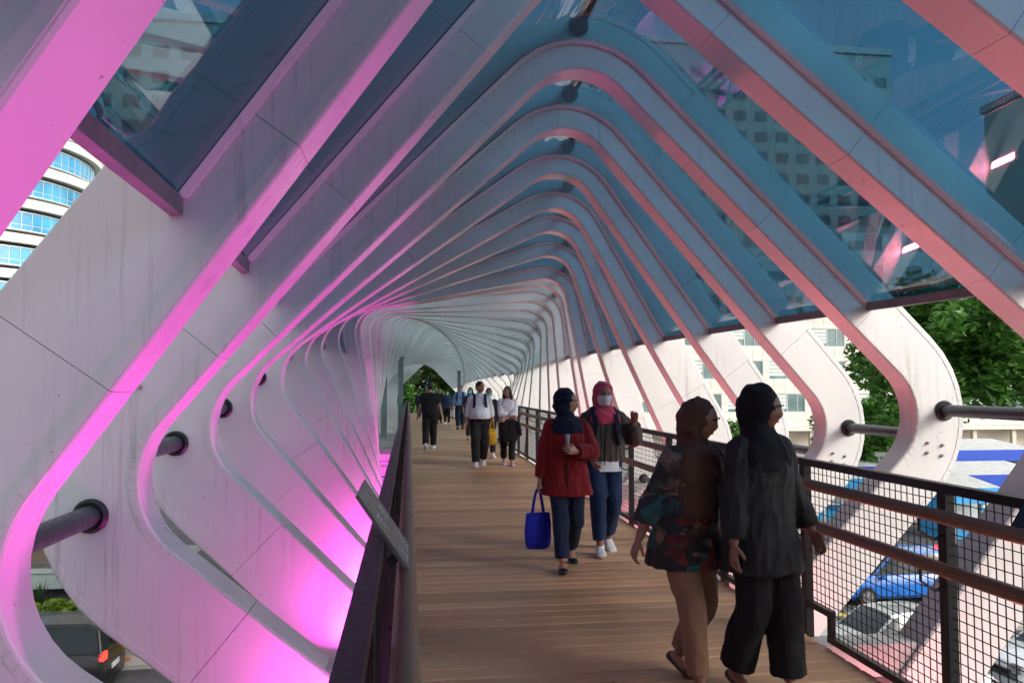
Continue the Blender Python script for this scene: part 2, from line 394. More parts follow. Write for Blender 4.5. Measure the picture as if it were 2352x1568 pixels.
# ------------------------------------------------------------------ railings
def railing(x, s, y0, y1, label, first, hx):
    """s = +1 railing on the right (handrails on its -x side)"""
    e = empty('railing', (x, y0, 0), label, 'railing'); P = Vector((x, y0, 0))
    ps = []; y = first
    while y < y1: ps.append(y); y += 1.372
    for yy in ps:
        d = drop(yy); MB().box((0, yy-y0, .535+d), (.05, .062, 1.17)).build('post', M['black'], e)
    def run(name, dx, z, w, h, m):
        mb = MB(); yy = y0; R = []
        while yy <= y1+.01:
            d = drop(yy); R.append([(dx-w/2, yy-y0, z-h/2+d), (dx+w/2, yy-y0, z-h/2+d), (dx+w/2, yy-y0, z+h/2+d), (dx-w/2, yy-y0, z+h/2+d)]); yy += .7
        return mb.rings(R).build(name, m, e)
    run('top_rail', 0, 1.1, .052, .045, M['black'])
    for z in (.992, .75):
        pts = []; yy = y0
        while yy <= y1+.01: pts.append((hx-x, yy-y0, z+drop(yy))); yy += .7
        hr = MB().tube(pts, .033, 14).build('handrail', M['handrail'], e, 40)
        for yy in ps:
            if yy > 26: break
            pp = [(-.026*s, 0, -.12), (-.07*s, 0, -.14), (hx-x-.0*s, 0, -.09), (hx-x, 0, -.03)]
            MB().tube([(a, yy-y0+b, z+c+drop(yy)) for a, b, c in pp], .007, 6).build('bracket', M['black'], hr)
    # bottom rail steps up over the rib brackets
    path = [(y0, .035)]
    for yr in RIBY:
        if y0+.3 < yr+WB/2 < min(y1, 5):
            c = yr+WB/2; path += [(c-.17, .035), (c-.17, .19), (c+.17, .19), (c+.17, .035)]
    path += [(18, .035)]
    br = MB(); 
    for (ya, za), (yb, zb) in zip(path[:-1], path[1:]):
        e0 = .02 if za != zb else .0
        if za == zb: br.bar((0, ya-y0-.02, za), (0, yb-y0+.02, zb), .04, .04)
        else: br.bar((0, ya-y0, min(za, zb)+.02), (0, yb-y0, max(za, zb)-.02), .036, .036)
    R = []; yy = 18.
    while yy <= y1: R.append([(a, yy-y0, .035+b+drop(yy)) for a, b in ((-.02, -.02), (.02, -.02), (.02, .02), (-.02, .02))]); yy += 1
    br.rings(R); br.build('bottom_rail', M['black'], e)
    # welded wire mesh, one sheet per panel
    if ps[0]-1.372 < y0: ps = [y0]+ps
    for a, b in zip(ps[:-1], ps[1:]):
        if a > 44: break
        st = .05 if a < 22 else .1; r = .0021 if a < 22 else .003
        mb = MB(); yy = a+.05
        def low(q):
            for (ya, za), (yb, zb) in zip(path[:-1], path[1:]):
                if ya <= q <= yb and za == zb: return za
            return .035
        while yy < b-.03:
            d = drop(yy); mb.bar((0, yy-y0, low(yy)+d), (0, yy-y0, 1.08+d), 2*r, 2*r); yy += st
        z = .085
        while z < 1.07:
            if z > .2 or a > 14: mb.bar((s*.004, a-y0, z+drop(a)), (s*.004, b-y0, z+drop(b)), 2*r, 2*r)
            else:
                segs = []; q = a
                while q < b:
                    if low(q) < z: segs.append(q)
                    q += .05
                for q in segs: mb.bar((s*.004, q-y0-.025, z), (s*.004, q-y0+.025, z), 2*r, 2*r)
            z += .05 if a < 22 else .1
        mb.build('wire_mesh', M['wire'], e)
    return e
railing(2.6, 1, .1, 70, 'black wire mesh railing with two brown handrails on the stalls side', .812, 2.455)
railing(-.1, -1, .1, 70, 'black wire mesh railing carrying the slanted plaque with red rings', .5, -.005)
# ------------------------------------------------------------------ LED strips hidden between the ribs
LEDP = (22, 10)
MAGENTA, SALMON = (1.0, .055, .70), (1.0, .17, .22)
def led(x, y, z, col, m_, power, aim, ln, spread, label, grp):
    e = empty('led_light', (x, y, z), label, 'led light', grp)
    MB().box((0, 0, -.03), (.07, ln+.06, .045)).build('housing', M['bar'], e)
    MB().box((0, 0, -.002), (.045, ln, .006)).build('lens', m_, e)
    l = bpy.data.lights.new('led_light', 'AREA'); l.shape = 'RECTANGLE'; l.size = .05; l.size_y = ln; l.spread = math.radians(spread); l.energy = power; l.color = col
    lo = bpy.data.objects.new('lamp', l); COL.objects.link(lo); lo.parent = e; lo.location = (0, 0, .012)
    lo.rotation_euler = Vector(aim).to_track_quat('-Z', 'Y').to_euler()
LM, LS = emis('led_magenta', MAGENTA, 6), emis('led_salmon', SALMON, 4)
for i in range(10, 24):
    yw = RIBY[i+1]-.18; th = math.radians(RIBT[i+1]); dz = drop(yw)
    n = (math.cos(math.radians(270)-th), math.sin(math.radians(270)-th)); x = -.3
    z = ZC+((A_+.26)-(x-XC)*n[0])/n[1]; z = max(-.8, min(-.25, z))
    led(x, yw, z+dz, MAGENTA, LM, LEDP[0], (-.05, 0, 1), .3, 160, 'magenta LED strip light at the foot of a rib outside the plaque railing', 'magenta LED strips')
    n = (math.cos(-th), math.sin(-th)); x = 2.98
    z = ZC+((A_+.26)-(x-XC)*n[0])/n[1]; z = max(-.95, min(-.3, z))
    led(x, yw, z+dz, SALMON, LS, LEDP[1], (.0, 0, 1), .3, 160, 'salmon pink LED strip light at the foot of a rib on the stalls side', 'salmon LED strips')
# ------------------------------------------------------------------ the street below and around
GZ = -6.0
def leaf_mat(name, lo, hi, scale=1.2):
    m, t, b = nodes(name)
    n = noise(t, coords(t, 'World'), scale, 3); n2 = noise(t, coords(t, 'World'), scale*9, 2)
    c = mixc(t, ramp(t, n2, [(.35, 0.), (.65, 1.)]), lo, hi); c2 = mixc(t, ramp(t, n, [(.3, 0.), (.7, .6)]), c, tuple(x*.55 for x in lo))
    t.links.new(c2, b.inputs['Base Color']); b.inputs['Roughness'].default_value = .5
    b.inputs['Subsurface Weight'].default_value = 0
    tr = t.nodes.new('ShaderNodeBsdfTranslucent'); t.links.new(c, tr.inputs[0]); mx = t.nodes.new('ShaderNodeMixShader'); mx.inputs[0].default_value = .35
    t.links.new(b.outputs[0], mx.inputs[1]); t.links.new(tr.outputs[0], mx.inputs[2]); t.links.new(mx.outputs[0], t.nodes['Material Output'].inputs[0])
    return m
M.update(
    leaf=leaf_mat('green_leaves', (.06, .18, .022), (.14, .34, .05)), leaf_d=leaf_mat('dark_leaves', (.012, .045, .010), (.04, .10, .02)),
    leaf_y=leaf_mat('yellow_green_leaves', (.10, .22, .012), (.36, .46, .03), 3), leaf_o=leaf_mat('olive_leaves', (.03, .07, .010), (.10, .15, .03)),
    bark=mat('bark', (.10, .075, .055), .9, 0, .3, 4, 'Object', .5, 20),
    cream=mat('cream_cladding', (.70, .66, .58), .6, 0, .06, .3, 'World'), cream2=mat('cream_wall', (.66, .60, .50), .7, 0, .08, .2, 'World'),
    winblue=mat('blue_curtain_glass', (.05, .30, .52), .12, 0, .35, .25, 'World', spec=.8), mull=mat('pale_mullion', (.55, .62, .62), .4, .3),
    recess=mat('dark_recess_shade', (.03, .035, .03), .8), pane=mat('office_pane', (.16, .24, .23), .1, 0, .4, .4, 'World', spec=.8),  # dark tone puts the shade of stall interiors and tower recesses into colour
    blind=mat('white_blind', (.62, .66, .62), .7), bluefas=mat('blue_fascia', (.012, .07, .50), .45, 0, .12, 2), cyan=mat('light_blue_panel', (.04, .34, .68), .5, 0, .15, 2),
    corr=mat('white_corrugated', (.70, .70, .67), .5, 0, .15, 2, 'World'), palegreen=mat('pale_green_steel', (.36, .44, .42), .5, .1, .15, 1.5),
    brownpan=mat('brown_panel', (.16, .11, .08), .6, 0, .2, 2), tyre=mat('tyre', (.018, .018, .018), .8), rim=mat('rim', (.5, .5, .52), .3, .9),
    carwhite=mat('white_car_paint', (.72, .74, .76), .25, 0, .03, 2, coat=1.), carsilver=mat('silver_car_paint', (.46, .49, .52), .3, .5, .04, 2, coat=1.),
    carblack=mat('black_car_paint', (.010, .010, .012), .35, 0, .1, 2, coat=.25), carblue=mat('blue_car_paint', (.015, .17, .62), .25, 0, .06, 2, coat=1.),
    carglass=mat('car_window', (.012, .02, .024), .08, 0, .2, 2, spec=.4), chrome=mat('lamp_chrome', (.75, .77, .8), .12, .9),
    redlamp=emis('tail_lamp', (1, .03, .02), 2.0), redplastic=mat('red_lens', (.4, .01, .01), .25), green_dark=mat('dark_green_panel', (.02, .07, .06), .6),
)
ground = tag(MB().bbox((-400, -250, GZ-.5), (400, 500, GZ)).build('ground', M['asphalt']), kind='structure')
tag(MB().bbox((8, 41, GZ), (200, 120, GZ+.14)).build('pavement', M['paving']), kind='structure')
tag(MB().bbox((-200, 24.9, GZ), (-5.5, 29.4, GZ+.14)).build('planting_bed', M['concrete']), kind='structure')
for x in range(-60, 90, 6):                                            # lane dashes and the solid edge line
    tag(MB().bbox((x, 17.2, GZ+.001), (x+2.6, 17.34, GZ+.004)).build('lane_marking', M['white']), kind='structure')
tag(MB().bbox((-80, 20.35, GZ+.001), (100, 20.5, GZ+.004)).build('lane_marking', M['white']), kind='structure')
def barrier(x0, x1, label):
    e = empty('median_barrier', ((x0+x1)/2, 22.9, GZ), label, 'barrier', 'median barrier blocks'); h = (x1-x0)/2-.01
    MB().rings([[(x, a, z) for a, z in ((-.28, 0), (-.28, .12), (-.12, .3), (-.1, .5), (.1, .5), (.12, .3), (.28, .12), (.28, 0))] for x in (-h, h)]).build('block', M['concrete'], e)
    MB().bbox((-h, -.13, .5), (h, .13, .62)).build('cap', M['yellow'], e)
    MB().bbox((-.1, -.2, .2), (.1, -.13, .28)).build('reflector', mat('orange_reflector', (.7, .2, .02), .4), e)
for k in range(-13, -1): barrier(k*3., k*3.+3, 'concrete median block with yellow cap behind the black car')
for k in range(2, 12): barrier(k*3., k*3.+3, 'concrete median block with yellow cap beyond the pale cars')

def leaf_cloud(C, n, spread, size, seed, flat=.0):
    """n leaf quads scattered round clump centres C; returns verts, faces"""
    g = np.random.default_rng(seed); C = np.asarray(C)
    idx = g.integers(0, len(C), n); d = g.normal(size=(n, 3)); d /= np.linalg.norm(d, axis=1)[:, None]
    P = C[idx, :3]+d*(g.random(n)**.45)[:, None]*C[idx, 3:4]*spread
    a = g.normal(size=(n, 3)); a[:, 2] *= .45; a /= np.linalg.norm(a, axis=1)[:, None]
    b = np.cross(a, g.normal(size=(n, 3))); b /= np.linalg.norm(b, axis=1)[:, None]
    s = size*(.6+.8*g.random(n))[:, None]; L = a*s; Wd = b*s*.42
    V = np.stack([P-L, P+Wd*.9, P+L, P-Wd*.9], 1).reshape(-1, 3)
    F = np.arange(4*n).reshape(-1, 4)
    return V, F
def leaf_obj(name, V, F, m, parent):
    me = bpy.data.meshes.new(name); me.from_pydata(V.tolist(), [], F.tolist()); me.update(); me.materials.append(m)
    return link(name, me, parent)
def tree(name, loc, crown_c, crown_r, label, grp, m, seed, n=9000, size=.22, trunk=.22, clumps=46):
    g = np.random.default_rng(seed); e = empty(name, loc, label, 'tree', grp)
    C = []
    for _ in range(clumps):
        d = g.normal(size=3); d /= np.linalg.norm(d); r = g.random()**.4
        p = np.array(crown_c)+d*np.array(crown_r)*r*.92; C.append((*p, g.uniform(.16, .34)*min(crown_r)))
    C = np.array(C)
    mb = MB(); top = Vector((crown_c[0]*.6, crown_c[1]*.6, crown_c[2]-crown_r[2]*.35))
    mid = top*.5+Vector((g.normal()*.15, g.normal()*.15, 0))
    mb.tube([(0, 0, 0), mid, top], [trunk, trunk*.8, trunk*.62], 10).build('trunk', M['bark'], e, 50)
    for k in range(7):
        q = Vector(C[g.integers(0, len(C)), :3]); h = top.lerp(q, .5)+Vector((0, 0, .12*(q-top).length))
        MB().tube([top-Vector((0, 0, .2+.12*k)), h, q], [trunk*.42, trunk*.26, trunk*.1], 7).build('limb', M['bark'], e, 50)
    V, F = leaf_cloud(C, n, 1.25, size, seed+1); leaf_obj('crown', V, F, m, e)
    return e
tree('broadleaf_tree', (36.2, 39, GZ), (-5.6, 0, 9.9), (7.2, 5.0, 4.3), 'large spreading green tree behind the blue fascia stalls', None, M['leaf'], 3, 20000, .26, .3, 90)
tree('street_tree', (27.6, 46, GZ), (0, 0, 4.3), (2.6, 2.2, 1.9), 'small leafy street tree in front of the cream office block', 'street trees before the office', M['leaf'], 5, 7000, .2, .12)
tree('street_tree', (33.5, 52, GZ), (0, 0, 4.8), (2.8, 2.4, 2.0), 'small leafy street tree in front of the cream office block', 'street trees before the office', M['leaf'], 6, 6000, .2, .12)
tree('street_tree', (22.5, 55, GZ), (0, 0, 3.6), (2.0, 1.8, 1.6), 'small leafy street tree in front of the cream office block', 'street trees before the office', M['leaf'], 8, 5000, .18, .1)
for k, (x, y, c, r, mm) in enumerate([(-3.5, 77, (0, 0, 8), (5, 4, 5.5), 'leaf_d'), (3.5, 82, (0, 0, 10), (6, 4, 6), 'leaf_o'), (8, 78, (0, 0, 8), (5, 4, 5), 'leaf'), (1, 75.5, (0, 0, 5.6), (3.2, 2, 3), 'leaf'), (-8, 84, (0, 0, 9), (5, 4, 6), 'leaf_d'), (2.5, 90, (0, 0, 9), (8, 4, 7), 'leaf_d')]):
    tree('end_tree', (x, y, GZ), c, r, ['tall dark tree filling the far mouth of the footbridge', 'tall olive green tree behind the others past the footbridge mouth', 'bright green tree beside the far mouth of the footbridge', 'low bright bushy tree right at the far end of the deck', 'dark tree standing aside behind the far bridge mouth', 'broad dark tree closing the view past the far bridge mouth'][k], 'trees past the bridge end', M[mm], 20+k, 7000, .3, .25)
def shrub(loc, r, h, label, m, seed, n=900, size=.13, spiky=False, grp=None, name='shrub'):
    g = np.random.default_rng(seed); e = empty(name, loc, label, 'shrub', grp)
    if spiky:
        mb = MB()
        for _ in range(70):
            a = g.uniform(0, 6.28); L = h*g.uniform(.7, 1.2); t = g.uniform(.15, .8); d = Vector((math.cos(a), math.sin(a), 0)); s = d.cross(Vector((0, 0, 1)))*.022
            p = [d*(r*t*f)+Vector((0, 0, L*f-(.5*L*t*f*f))) for f in (0, .4, .75, 1)]
            mb.add([p[0]-s, p[0]+s, p[1]-s, p[1]+s, p[2]-s*.7, p[2]+s*.7, p[3]], [(0, 1, 3, 2), (2, 3, 5, 4), (4, 5, 6)])
        mb.build('blades', m, e)
    else:
        C = np.array([(g.normal()*r*.5, g.normal()*r*.45, h*g.uniform(.3, .85), r*.42) for _ in range(9)])
        V, F = leaf_cloud(C, n, 1.1, size, seed+1); V[:, 2] = np.maximum(V[:, 2], .0); leaf_obj('foliage', V, F, m, e)
    MB().tube([(0, 0, 0), (.03, 0, h*.5)], [.03, .015], 6).build('stem', M['bark'], e)
for k in range(11):
    shrub((-14.5+k*.85, 25.7+.25*(k % 2), GZ+.14), .62, .85, 'low yellow green shrub in the planting bed behind the black car', M['leaf_y'], 40+k, 800, .12, grp='yellow green shrubs in the bed')
for k in range(7):
    shrub((-15.3+k*1.25, 26.9, GZ+.14), .8, 1.35, 'dark spiky leaved plant at the back of the planting bed', M['leaf_d'], 60+k, spiky=True, grp='spiky plants in the bed', name='spiky_plant')
for k in range(9):
    shrub((18.5+k*1.9, 43.6+.3*(k % 3), GZ+.14), 1.2, 1.7, 'clipped green shrub along the pavement before the office block', M['leaf'], 80+k, 1100, .15, grp='shrubs along the pavement')
# bus stop platform left of the bridge
e = empty('bus_platform', (-20, 30.4, GZ), 'raised bus platform with pale green steel edge beam and posts', 'platform')
MB().bbox((-18, 0, .82), (11.5, 4, 1.0)).build('floor', M['concrete'], e)
MB().bbox((-18, -.16, .38), (11.5, -.002, 1.04)).build('edge_beam', M['palegreen'], e); MB().bbox((-18, -.24, .95), (11.5, -.162, 1.06)).build('lip', M['palegreen'], e)
for k in range(11): MB().bbox((-17+k*2.8-.06, -.36, .6), (-17+k*2.8+.06, -.242, 4.1)).build('post', M['palegreen'], e)
for k in range(10): MB().bbox((-16.85+k*2.8, .12, 1.3), (-14.35+k*2.8, .17, 2.2)).build('side_panel', M['brownpan'], e)
for k in range(10): MB().bbox((-16.85+k*2.8, .12, 2.5), (-14.35+k*2.8, .17, 3.5)).build('side_panel', M['green_dark'], e)
MB().bbox((-18, -.5, 4.1), (11.5, 4.2, 4.3)).build('roof', M['corr'], e)
# ------------------------------------------------------------------ vehicles
def car(loc, rz, paint, label, kind='sedan', grp=None, L=4.5, Wd=1.76, H=1.46):
    e = empty('car', loc, label, 'car', grp, rz); w = Wd/2
    # profile along x (front = +x): lower body deck height, then greenhouse
    if kind == 'suv':
        prof = [(-.5, .62, .80), (-.485, .9, .92), (-.44, 1.0, .97), (-.2, 1.0, 1), (.12, 1.0, 1), (.24, .98, 1), (.40, .92, .97), (.47, .80, .90), (.5, .55, .78)]
        roof = [(-.485, .98, .86), (-.46, 1.0*H-.1, .74), (-.40, H, .72), (-.05, H+.01, .72), (.08, H-.03, .71), (.26, .97, .82)]
    else:
        prof = [(-.5, .58, .80), (-.485, .84, .90), (-.42, .95, .96), (-.2, .93, 1), (.12, .93, 1), (.24, .90, .99), (.40, .80, .95), (.47, .68, .88), (.5, .48, .76)]
        roof = [(-.40, .94, .84), (-.27, H-.06, .70), (-.18, H, .69), (.0, H, .69), (.08, H-.04, .69), (.25, .90, .82)]
    R = []
    for x, h, wf in prof:
        W_ = w*wf; R.append([(x*L, a*W_, z) for a, z in ((-.86, .2), (-.98, .32), (-1, .55), (-.985, h-.12), (-.9, h), (-.5, h+.035), (0, h+.045), (.5, h+.035), (.9, h), (.985, h-.12), (1, .55), (.98, .32), (.86, .2))])
    body = MB().rings(R).build('body', paint, e, 35)
    R = []
    for i, (x, h, wf) in enumerate(roof):
        W_ = w*wf; lo = .86
        R.append([(x*L, -w*.86, min(lo, h-.05)), (x*L, -W_, h-.09), (x*L, -W_*.92, h-.02), (x*L, 0, h+.02), (x*L, W_*.92, h-.02), (x*L, W_, h-.09), (x*L, w*.86, min(lo, h-.05))])
    MB().rings(R).build('cabin_glass', M['carglass'], e, 35)
    R = []
    for x, h, wf in roof[1:-1]:
        W_ = w*wf; R.append([(x*L, -W_-.006, h-.075), (x*L, -W_*.92-.004, h-.006), (x*L, 0, h+.034), (x*L, W_*.92+.004, h-.006), (x*L, W_+.006, h-.075), (x*L, W_*.8, h-.08), (x*L, -W_*.8, h-.08)])
    MB().rings(R).build('roof', paint, e, 35)
    for sx in (-1, 1):
        for i0, i1 in ((0, 1), (4, 5)):
            a, b = roof[i0], roof[i1]
            MB().bar((a[0]*L, sx*(w*a[2]+.012), a[1]-.05), (b[0]*L, sx*(w*b[2]+.008), b[1]-.06), .05, .05).build('pillar', paint, e)
        MB().bar((-.13*L, sx*w*.865, .88), (-.12*L, sx*(w*.71), H-.09), .05, .06).build('pillar', M['carblack'], e)
        for wx in (-.31, .31):
            wl = empty('wheel', (wx*L, sx*(w-.1), .32)); wl.parent = e
            MB().tube([(0, -.1, 0), (0, .1, 0)], .32, 20).build('tyre', M['tyre'], wl, 40)
            MB().tube([(0, sx*.09, 0), (0, sx*.112, 0)], .2, 14).build('rim', M['rim'], wl, 40)
        MB().box((.482*L, sx*w*.66, .66), (.12, .34, .15)).build('headlight', M['chrome'], e)
        MB().box((-.487*L, sx*w*.72, .80 if kind != 'suv' else .92), (.10, .28, .18)).build('tail_light', M['redlamp'] if kind == 'suv' else M['redplastic'], e)
        MB().box((.19*L, sx*(w+.09), .98), (.12, .18, .12)).build('wing_mirror', paint, e)
        for dx in (-.02, -.2): MB().box((dx*L, sx*(w-.004), .78), (.16, .03, .03)).build('door_handle', M['chrome'], e)
    MB().box((.497*L, 0, .5), (.06, Wd*.5, .16)).build('grille', M['black'], e)
    MB().box((-.497*L, 0, .55), (.06, .5, .13)).build('number_plate', M['white'], e)
    if kind == 'suv': MB().box((-.41*L, 0, H+.03), (.10, .26, .04)).build('brake_light', M['redlamp'], e)
    return e
car((-9.7, 21.6, GZ), math.pi, M['carblack'], 'black people carrier with lit red tail lamps beside the yellow capped median', 'suv', None, 4.6, 1.8, 1.72)
car((13.2, 20.6, GZ), math.radians(187), M['carsilver'], 'silver sedan in the lane before the yellow capped median', 'sedan', None)
car((17.0, 18.6, GZ), math.radians(183), M['carwhite'], 'white sedan beside and slightly behind the silver sedan', 'sedan', None)
car((17.2, 26.6, GZ), math.radians(180), M['carblue'], 'bright blue car beyond the median barrier', 'suv', None, 4.6, 1.8, 1.75)
car((11.2, 16.2, GZ), math.radians(182), M['carwhite'], 'white car almost under the deck in the near lane', 'sedan', None)
# ------------------------------------------------------------------ stalls right of the bridge
SLAT = MB().box((0, 0, 0), (1, .02, .05)).mesh('slat', M['mull'])
def stall(loc, wd, dp, h, fas, label, body, rz=0):
    e = empty('market_stall', loc, label, 'stall', None, rz)
    MB().bbox((-wd/2, 0, 0), (wd/2, dp, h)).build('body', body, e)
    mb = MB(); n = int(wd/.12); R = []
    for i in range(n+1):
        x = -wd/2-.3+(wd+.6)*i/n; z = .03*(i % 2); R.append([(x, -.9, h+.12+z), (x, dp+.3, h+.55+z), (x, dp+.3, h+.53+z), (x, -.9, h+.10+z)])
    mb.rings(R).build('roof', M['corr'], e)
    MB().bbox((-wd/2-.28, -.96, h-.62), (wd/2+.28, -.9, h+.12)).build('fascia', fas, e)
    MB().bbox((-wd/2+.1, -.012, 1.0), (wd/2-.1, -.002, h-.35)).build('opening', M['recess'], e)  # dark sheet on the solid body, painted as the shade inside
    sh = MB().bbox((-wd*.25, -.03, .95), (wd*.35, -.014, 2.1)).build('shutter', M['mull'], e)
    for k in range(10):
        o = link('slat', SLAT, sh, (wd*.05, -.045, 1.02+k*.11)); o.scale = (wd*.58, 1, 1)
    for sx in (-1, 1): MB().bbox((sx*wd/2-.04, -.88, 0), (sx*wd/2+.04, -.8, h-.1)).build('leg', M['white'], e)
    MB().bbox((-wd/2, -.5, .85), (wd/2, -.014, .93)).build('counter', M['white'], e)
stall((38.5, 49, GZ+.14), 6.2, 3, 3.05, M['bluefas'], 'white stall with deep royal blue fascia below the large tree', M['white'])
stall((36.0, 44.6, GZ+.14), 5.6, 2.6, 1.95, M['bluefas'], 'low stall with corrugated roof, blue fascia and slatted shutter', M['white'])
stall((27.0, 44.2, GZ+.14), 4.0, 2.4, 2.6, M['bluefas'], 'narrow stall with blue fascia beside the street tree', M['corr'])
stall((24.2, 41.8, GZ+.14), 3.0, 2.0, 2.2, M['cyan'], 'small stall clad in light blue panels near the kerb', M['cyan'])
stall((27.4, 36.2, GZ), 2.2, 1.8, 2.5, M['cyan'], 'tall light blue kiosk with dark opening at the roadside', M['cyan'])
e = empty('cctv_camera', (25.4, 40, GZ), 'white security camera on a grey pole above the stalls', 'camera')
MB().tube([(0, 0, 0), (0, 0, 3.7)], .05, 10).build('pole', M['galv'], e); MB().box((0, -.2, 3.85), (.16, .6, .16), Matrix.Rotation(.6, 3, 'Z')).build('camera_housing', M['white'], e)
MB().box((0, -.2, 3.95), (.22, .7, .03), Matrix.Rotation(.6, 3, 'Z')).build('sun_shield', M['white'], e)
# ------------------------------------------------------------------ cream office block, right
def office(loc, bays, floors, label):
    e = empty('office_block', loc, label, 'building')
    bw, fh = 5.2, 3.9; D = 14
    MB().bbox((0, .5, 0), (bays*bw, D, floors*fh+1)).build('core', M['cream2'], e)
    tile = MB().bbox((.015, 0, .015), (bw/4-.015, .12, fh*.44/2-.015)).mesh('cladding_panel', M['cream'])
    pier = MB().bbox((.012, 0, .015), (.75-.012, .12, fh*.56/2-.015)).mesh('cladding_panel', M['cream'])
    fr = MB()
    ww, wh = bw-.75, fh*.56
    for a, b in (((0, 0, 0), (ww, .1, .07)), ((0, 0, wh-.07), (ww, .1, wh)), ((0, 0, .07), (.07, .1, wh-.07)), ((ww-.07, 0, .07), (ww, .1, wh-.07)), ((ww*.5-.04, 0, .07), (ww*.5+.04, .1, wh-.07)), ((ww*.78-.03, 0, .07), (ww*.78+.03, .1, wh-.07))): fr.bbox(a, b)
    frm = fr.mesh('window', M['mull']); pane = MB().bbox((.07, .06, .07), (ww-.07, .075, wh-.07)).mesh('pane', M['pane'])
    bl = []
    for q in (.35, .55, .75):
        mb = MB(); z = wh-.1
        while z > wh*(1-q): mb.bbox((.1, .035, z-.4), (ww*.5-.06, .055, z-.03)); z -= .43
        bl.append(mb.mesh('blind', M['blind']))
    for f in range(floors):
        for b in range(bays):
            x0, z0 = b*bw, 2.6+f*fh
            if z0 > 24: continue
            for i in range(4):
                for j in range(2): link('cladding_panel', tile, e, (x0+i*bw/4, .35, z0+j*fh*.22))
            for j in range(2): link('cladding_panel', pier, e, (x0, .35, z0+fh*.44+j*fh*.28))
            w_ = link('window', frm, e, (x0+.75, .40, z0+fh*.44)); link('pane', pane, w_); link('blind', bl[rnd.randrange(3)], w_)
    MB().bbox((-1, -1.6, 2.2), (bays*bw+1, .34, 2.58)).build('canopy', M['cream'], e)
    for b in range(bays+1): MB().bbox((b*bw-.25, -1.2, -.0), (b*bw+.25, -.7, 2.2)).build('column', M['cream2'], e)
office((26, 88, GZ+.14), 12, 6, 'cream clad office block with blinds in its windows behind the street trees')
# ------------------------------------------------------------------ round balconied tower, left
def tower(c, r, label):
    e = empty('round_tower', (c[0], c[1], GZ), label, 'building'); fh = 3.7; nf = 20
    a0, a1 = math.radians(-150), math.radians(35)
    def band(rad0, rad1, z0, z1, n=48):
        R = []
        for i in range(n+1):
            t = a0+(a1-a0)*i/n; R.append([(q*math.cos(t), q*math.sin(t), z) for q, z in ((rad0, z0), (rad1, z0), (rad1, z1), (rad0, z1))])
        return MB().rings(R)
    MB().tube([(0, 0, 0), (0, 0, nf*fh)], r-.9, 48).build('core', M['recess'], e, 40)
    sp = band(r-.9, r+.75, 0, .95).mesh('balcony_band', M['cream'], 40); ld = band(r-.9, r+.12, 1.38, 1.5).mesh('ledge', M['mull'], 40)
    hd = band(r-.9, r+.05, 3.28, 3.42).mesh('ledge', M['mull'], 40); mid = band(r-.4, r+.03, 2.0, 2.05).mesh('ledge', M['mull'], 40); gb = band(r-.5, r-.06, 1.5, 3.28).mesh('window_band', M['winblue'], 40)
    n = 40
    dt = (a1-a0)/n; P = []
    for t in (dt*.03, dt*.5, dt*.97): P.append([(q*math.cos(t), q*math.sin(t), z) for q, z in ((r-.05, 1.52), (r, 1.52), (r, 3.26), (r-.05, 3.26))])
    pane = MB().rings(P).mesh('window_pane', M['winblue'], 40)
    mu = MB().box((r+.02, 0, 2.4), (.08, .07, 1.8)).mesh('mullion', M['mull'])
    for f in range(nf):
        z = f*fh
        link('balcony_band', sp, e, (0, 0, z)); link('ledge', ld, e, (0, 0, z)); link('ledge', hd, e, (0, 0, z)); link('ledge', mid, e, (0, 0, z)); link('window_band', gb, e, (0, 0, z))
        if 3 <= f <= 11:
            for k in range(4, 36):
                t = a0+dt*k; link('window_pane', pane, e, (0, 0, z), (0, 0, t)); link('mullion', mu, e, (0, 0, z), (0, 0, t))
tower((-50.2, 94.5), 13.2, 'round cream tower with balcony bands and bright blue ribbon windows')
def block(c, s, label, m):
    e = empty('plain_building', (c[0], c[1], GZ), label, 'building')
    MB().bbox((-s[0]/2, -s[1]/2, 0), (s[0]/2, s[1]/2, s[2])).build('wall', m, e)
    MB().bbox((-s[0]/2-.4, -s[1]/2-.4, s[2]), (s[0]/2+.4, s[1]/2+.4, s[2]+1.2)).build('parapet', M['cream'], e)
    z = 3
    while z < s[2]-3:
        n = int(s[0]/4)
        for k in range(n):
            if abs(c[0]) < 140: MB().bbox((-s[0]/2+4*k+.8, -s[1]/2-.06, z), (-s[0]/2+4*k+3.2, -s[1]/2-.01, z+1.9)).build('window', M['pane'], e)
        z += 3.8
block((-36, 132, GZ), (30, 24, 62), 'tall plain cream block standing behind the round tower', M['cream2'])
block((-95, 110, GZ), (44, 26, 46), 'broad beige block left of the round tower', M['cream2'])
block((118, 100, GZ), (50, 30, 52), 'tall beige block beyond the end of the office', M['cream'])
block((60, 150, GZ), (60, 30, 70), 'tall pale slab rising behind the cream office', M['cream2'])
block((-46, 2, GZ), (26, 78, 58), 'unseen grey green block added to screen low sky on the plaque side', M['column'])  # out of view, added to block low sky and darken the near ribs
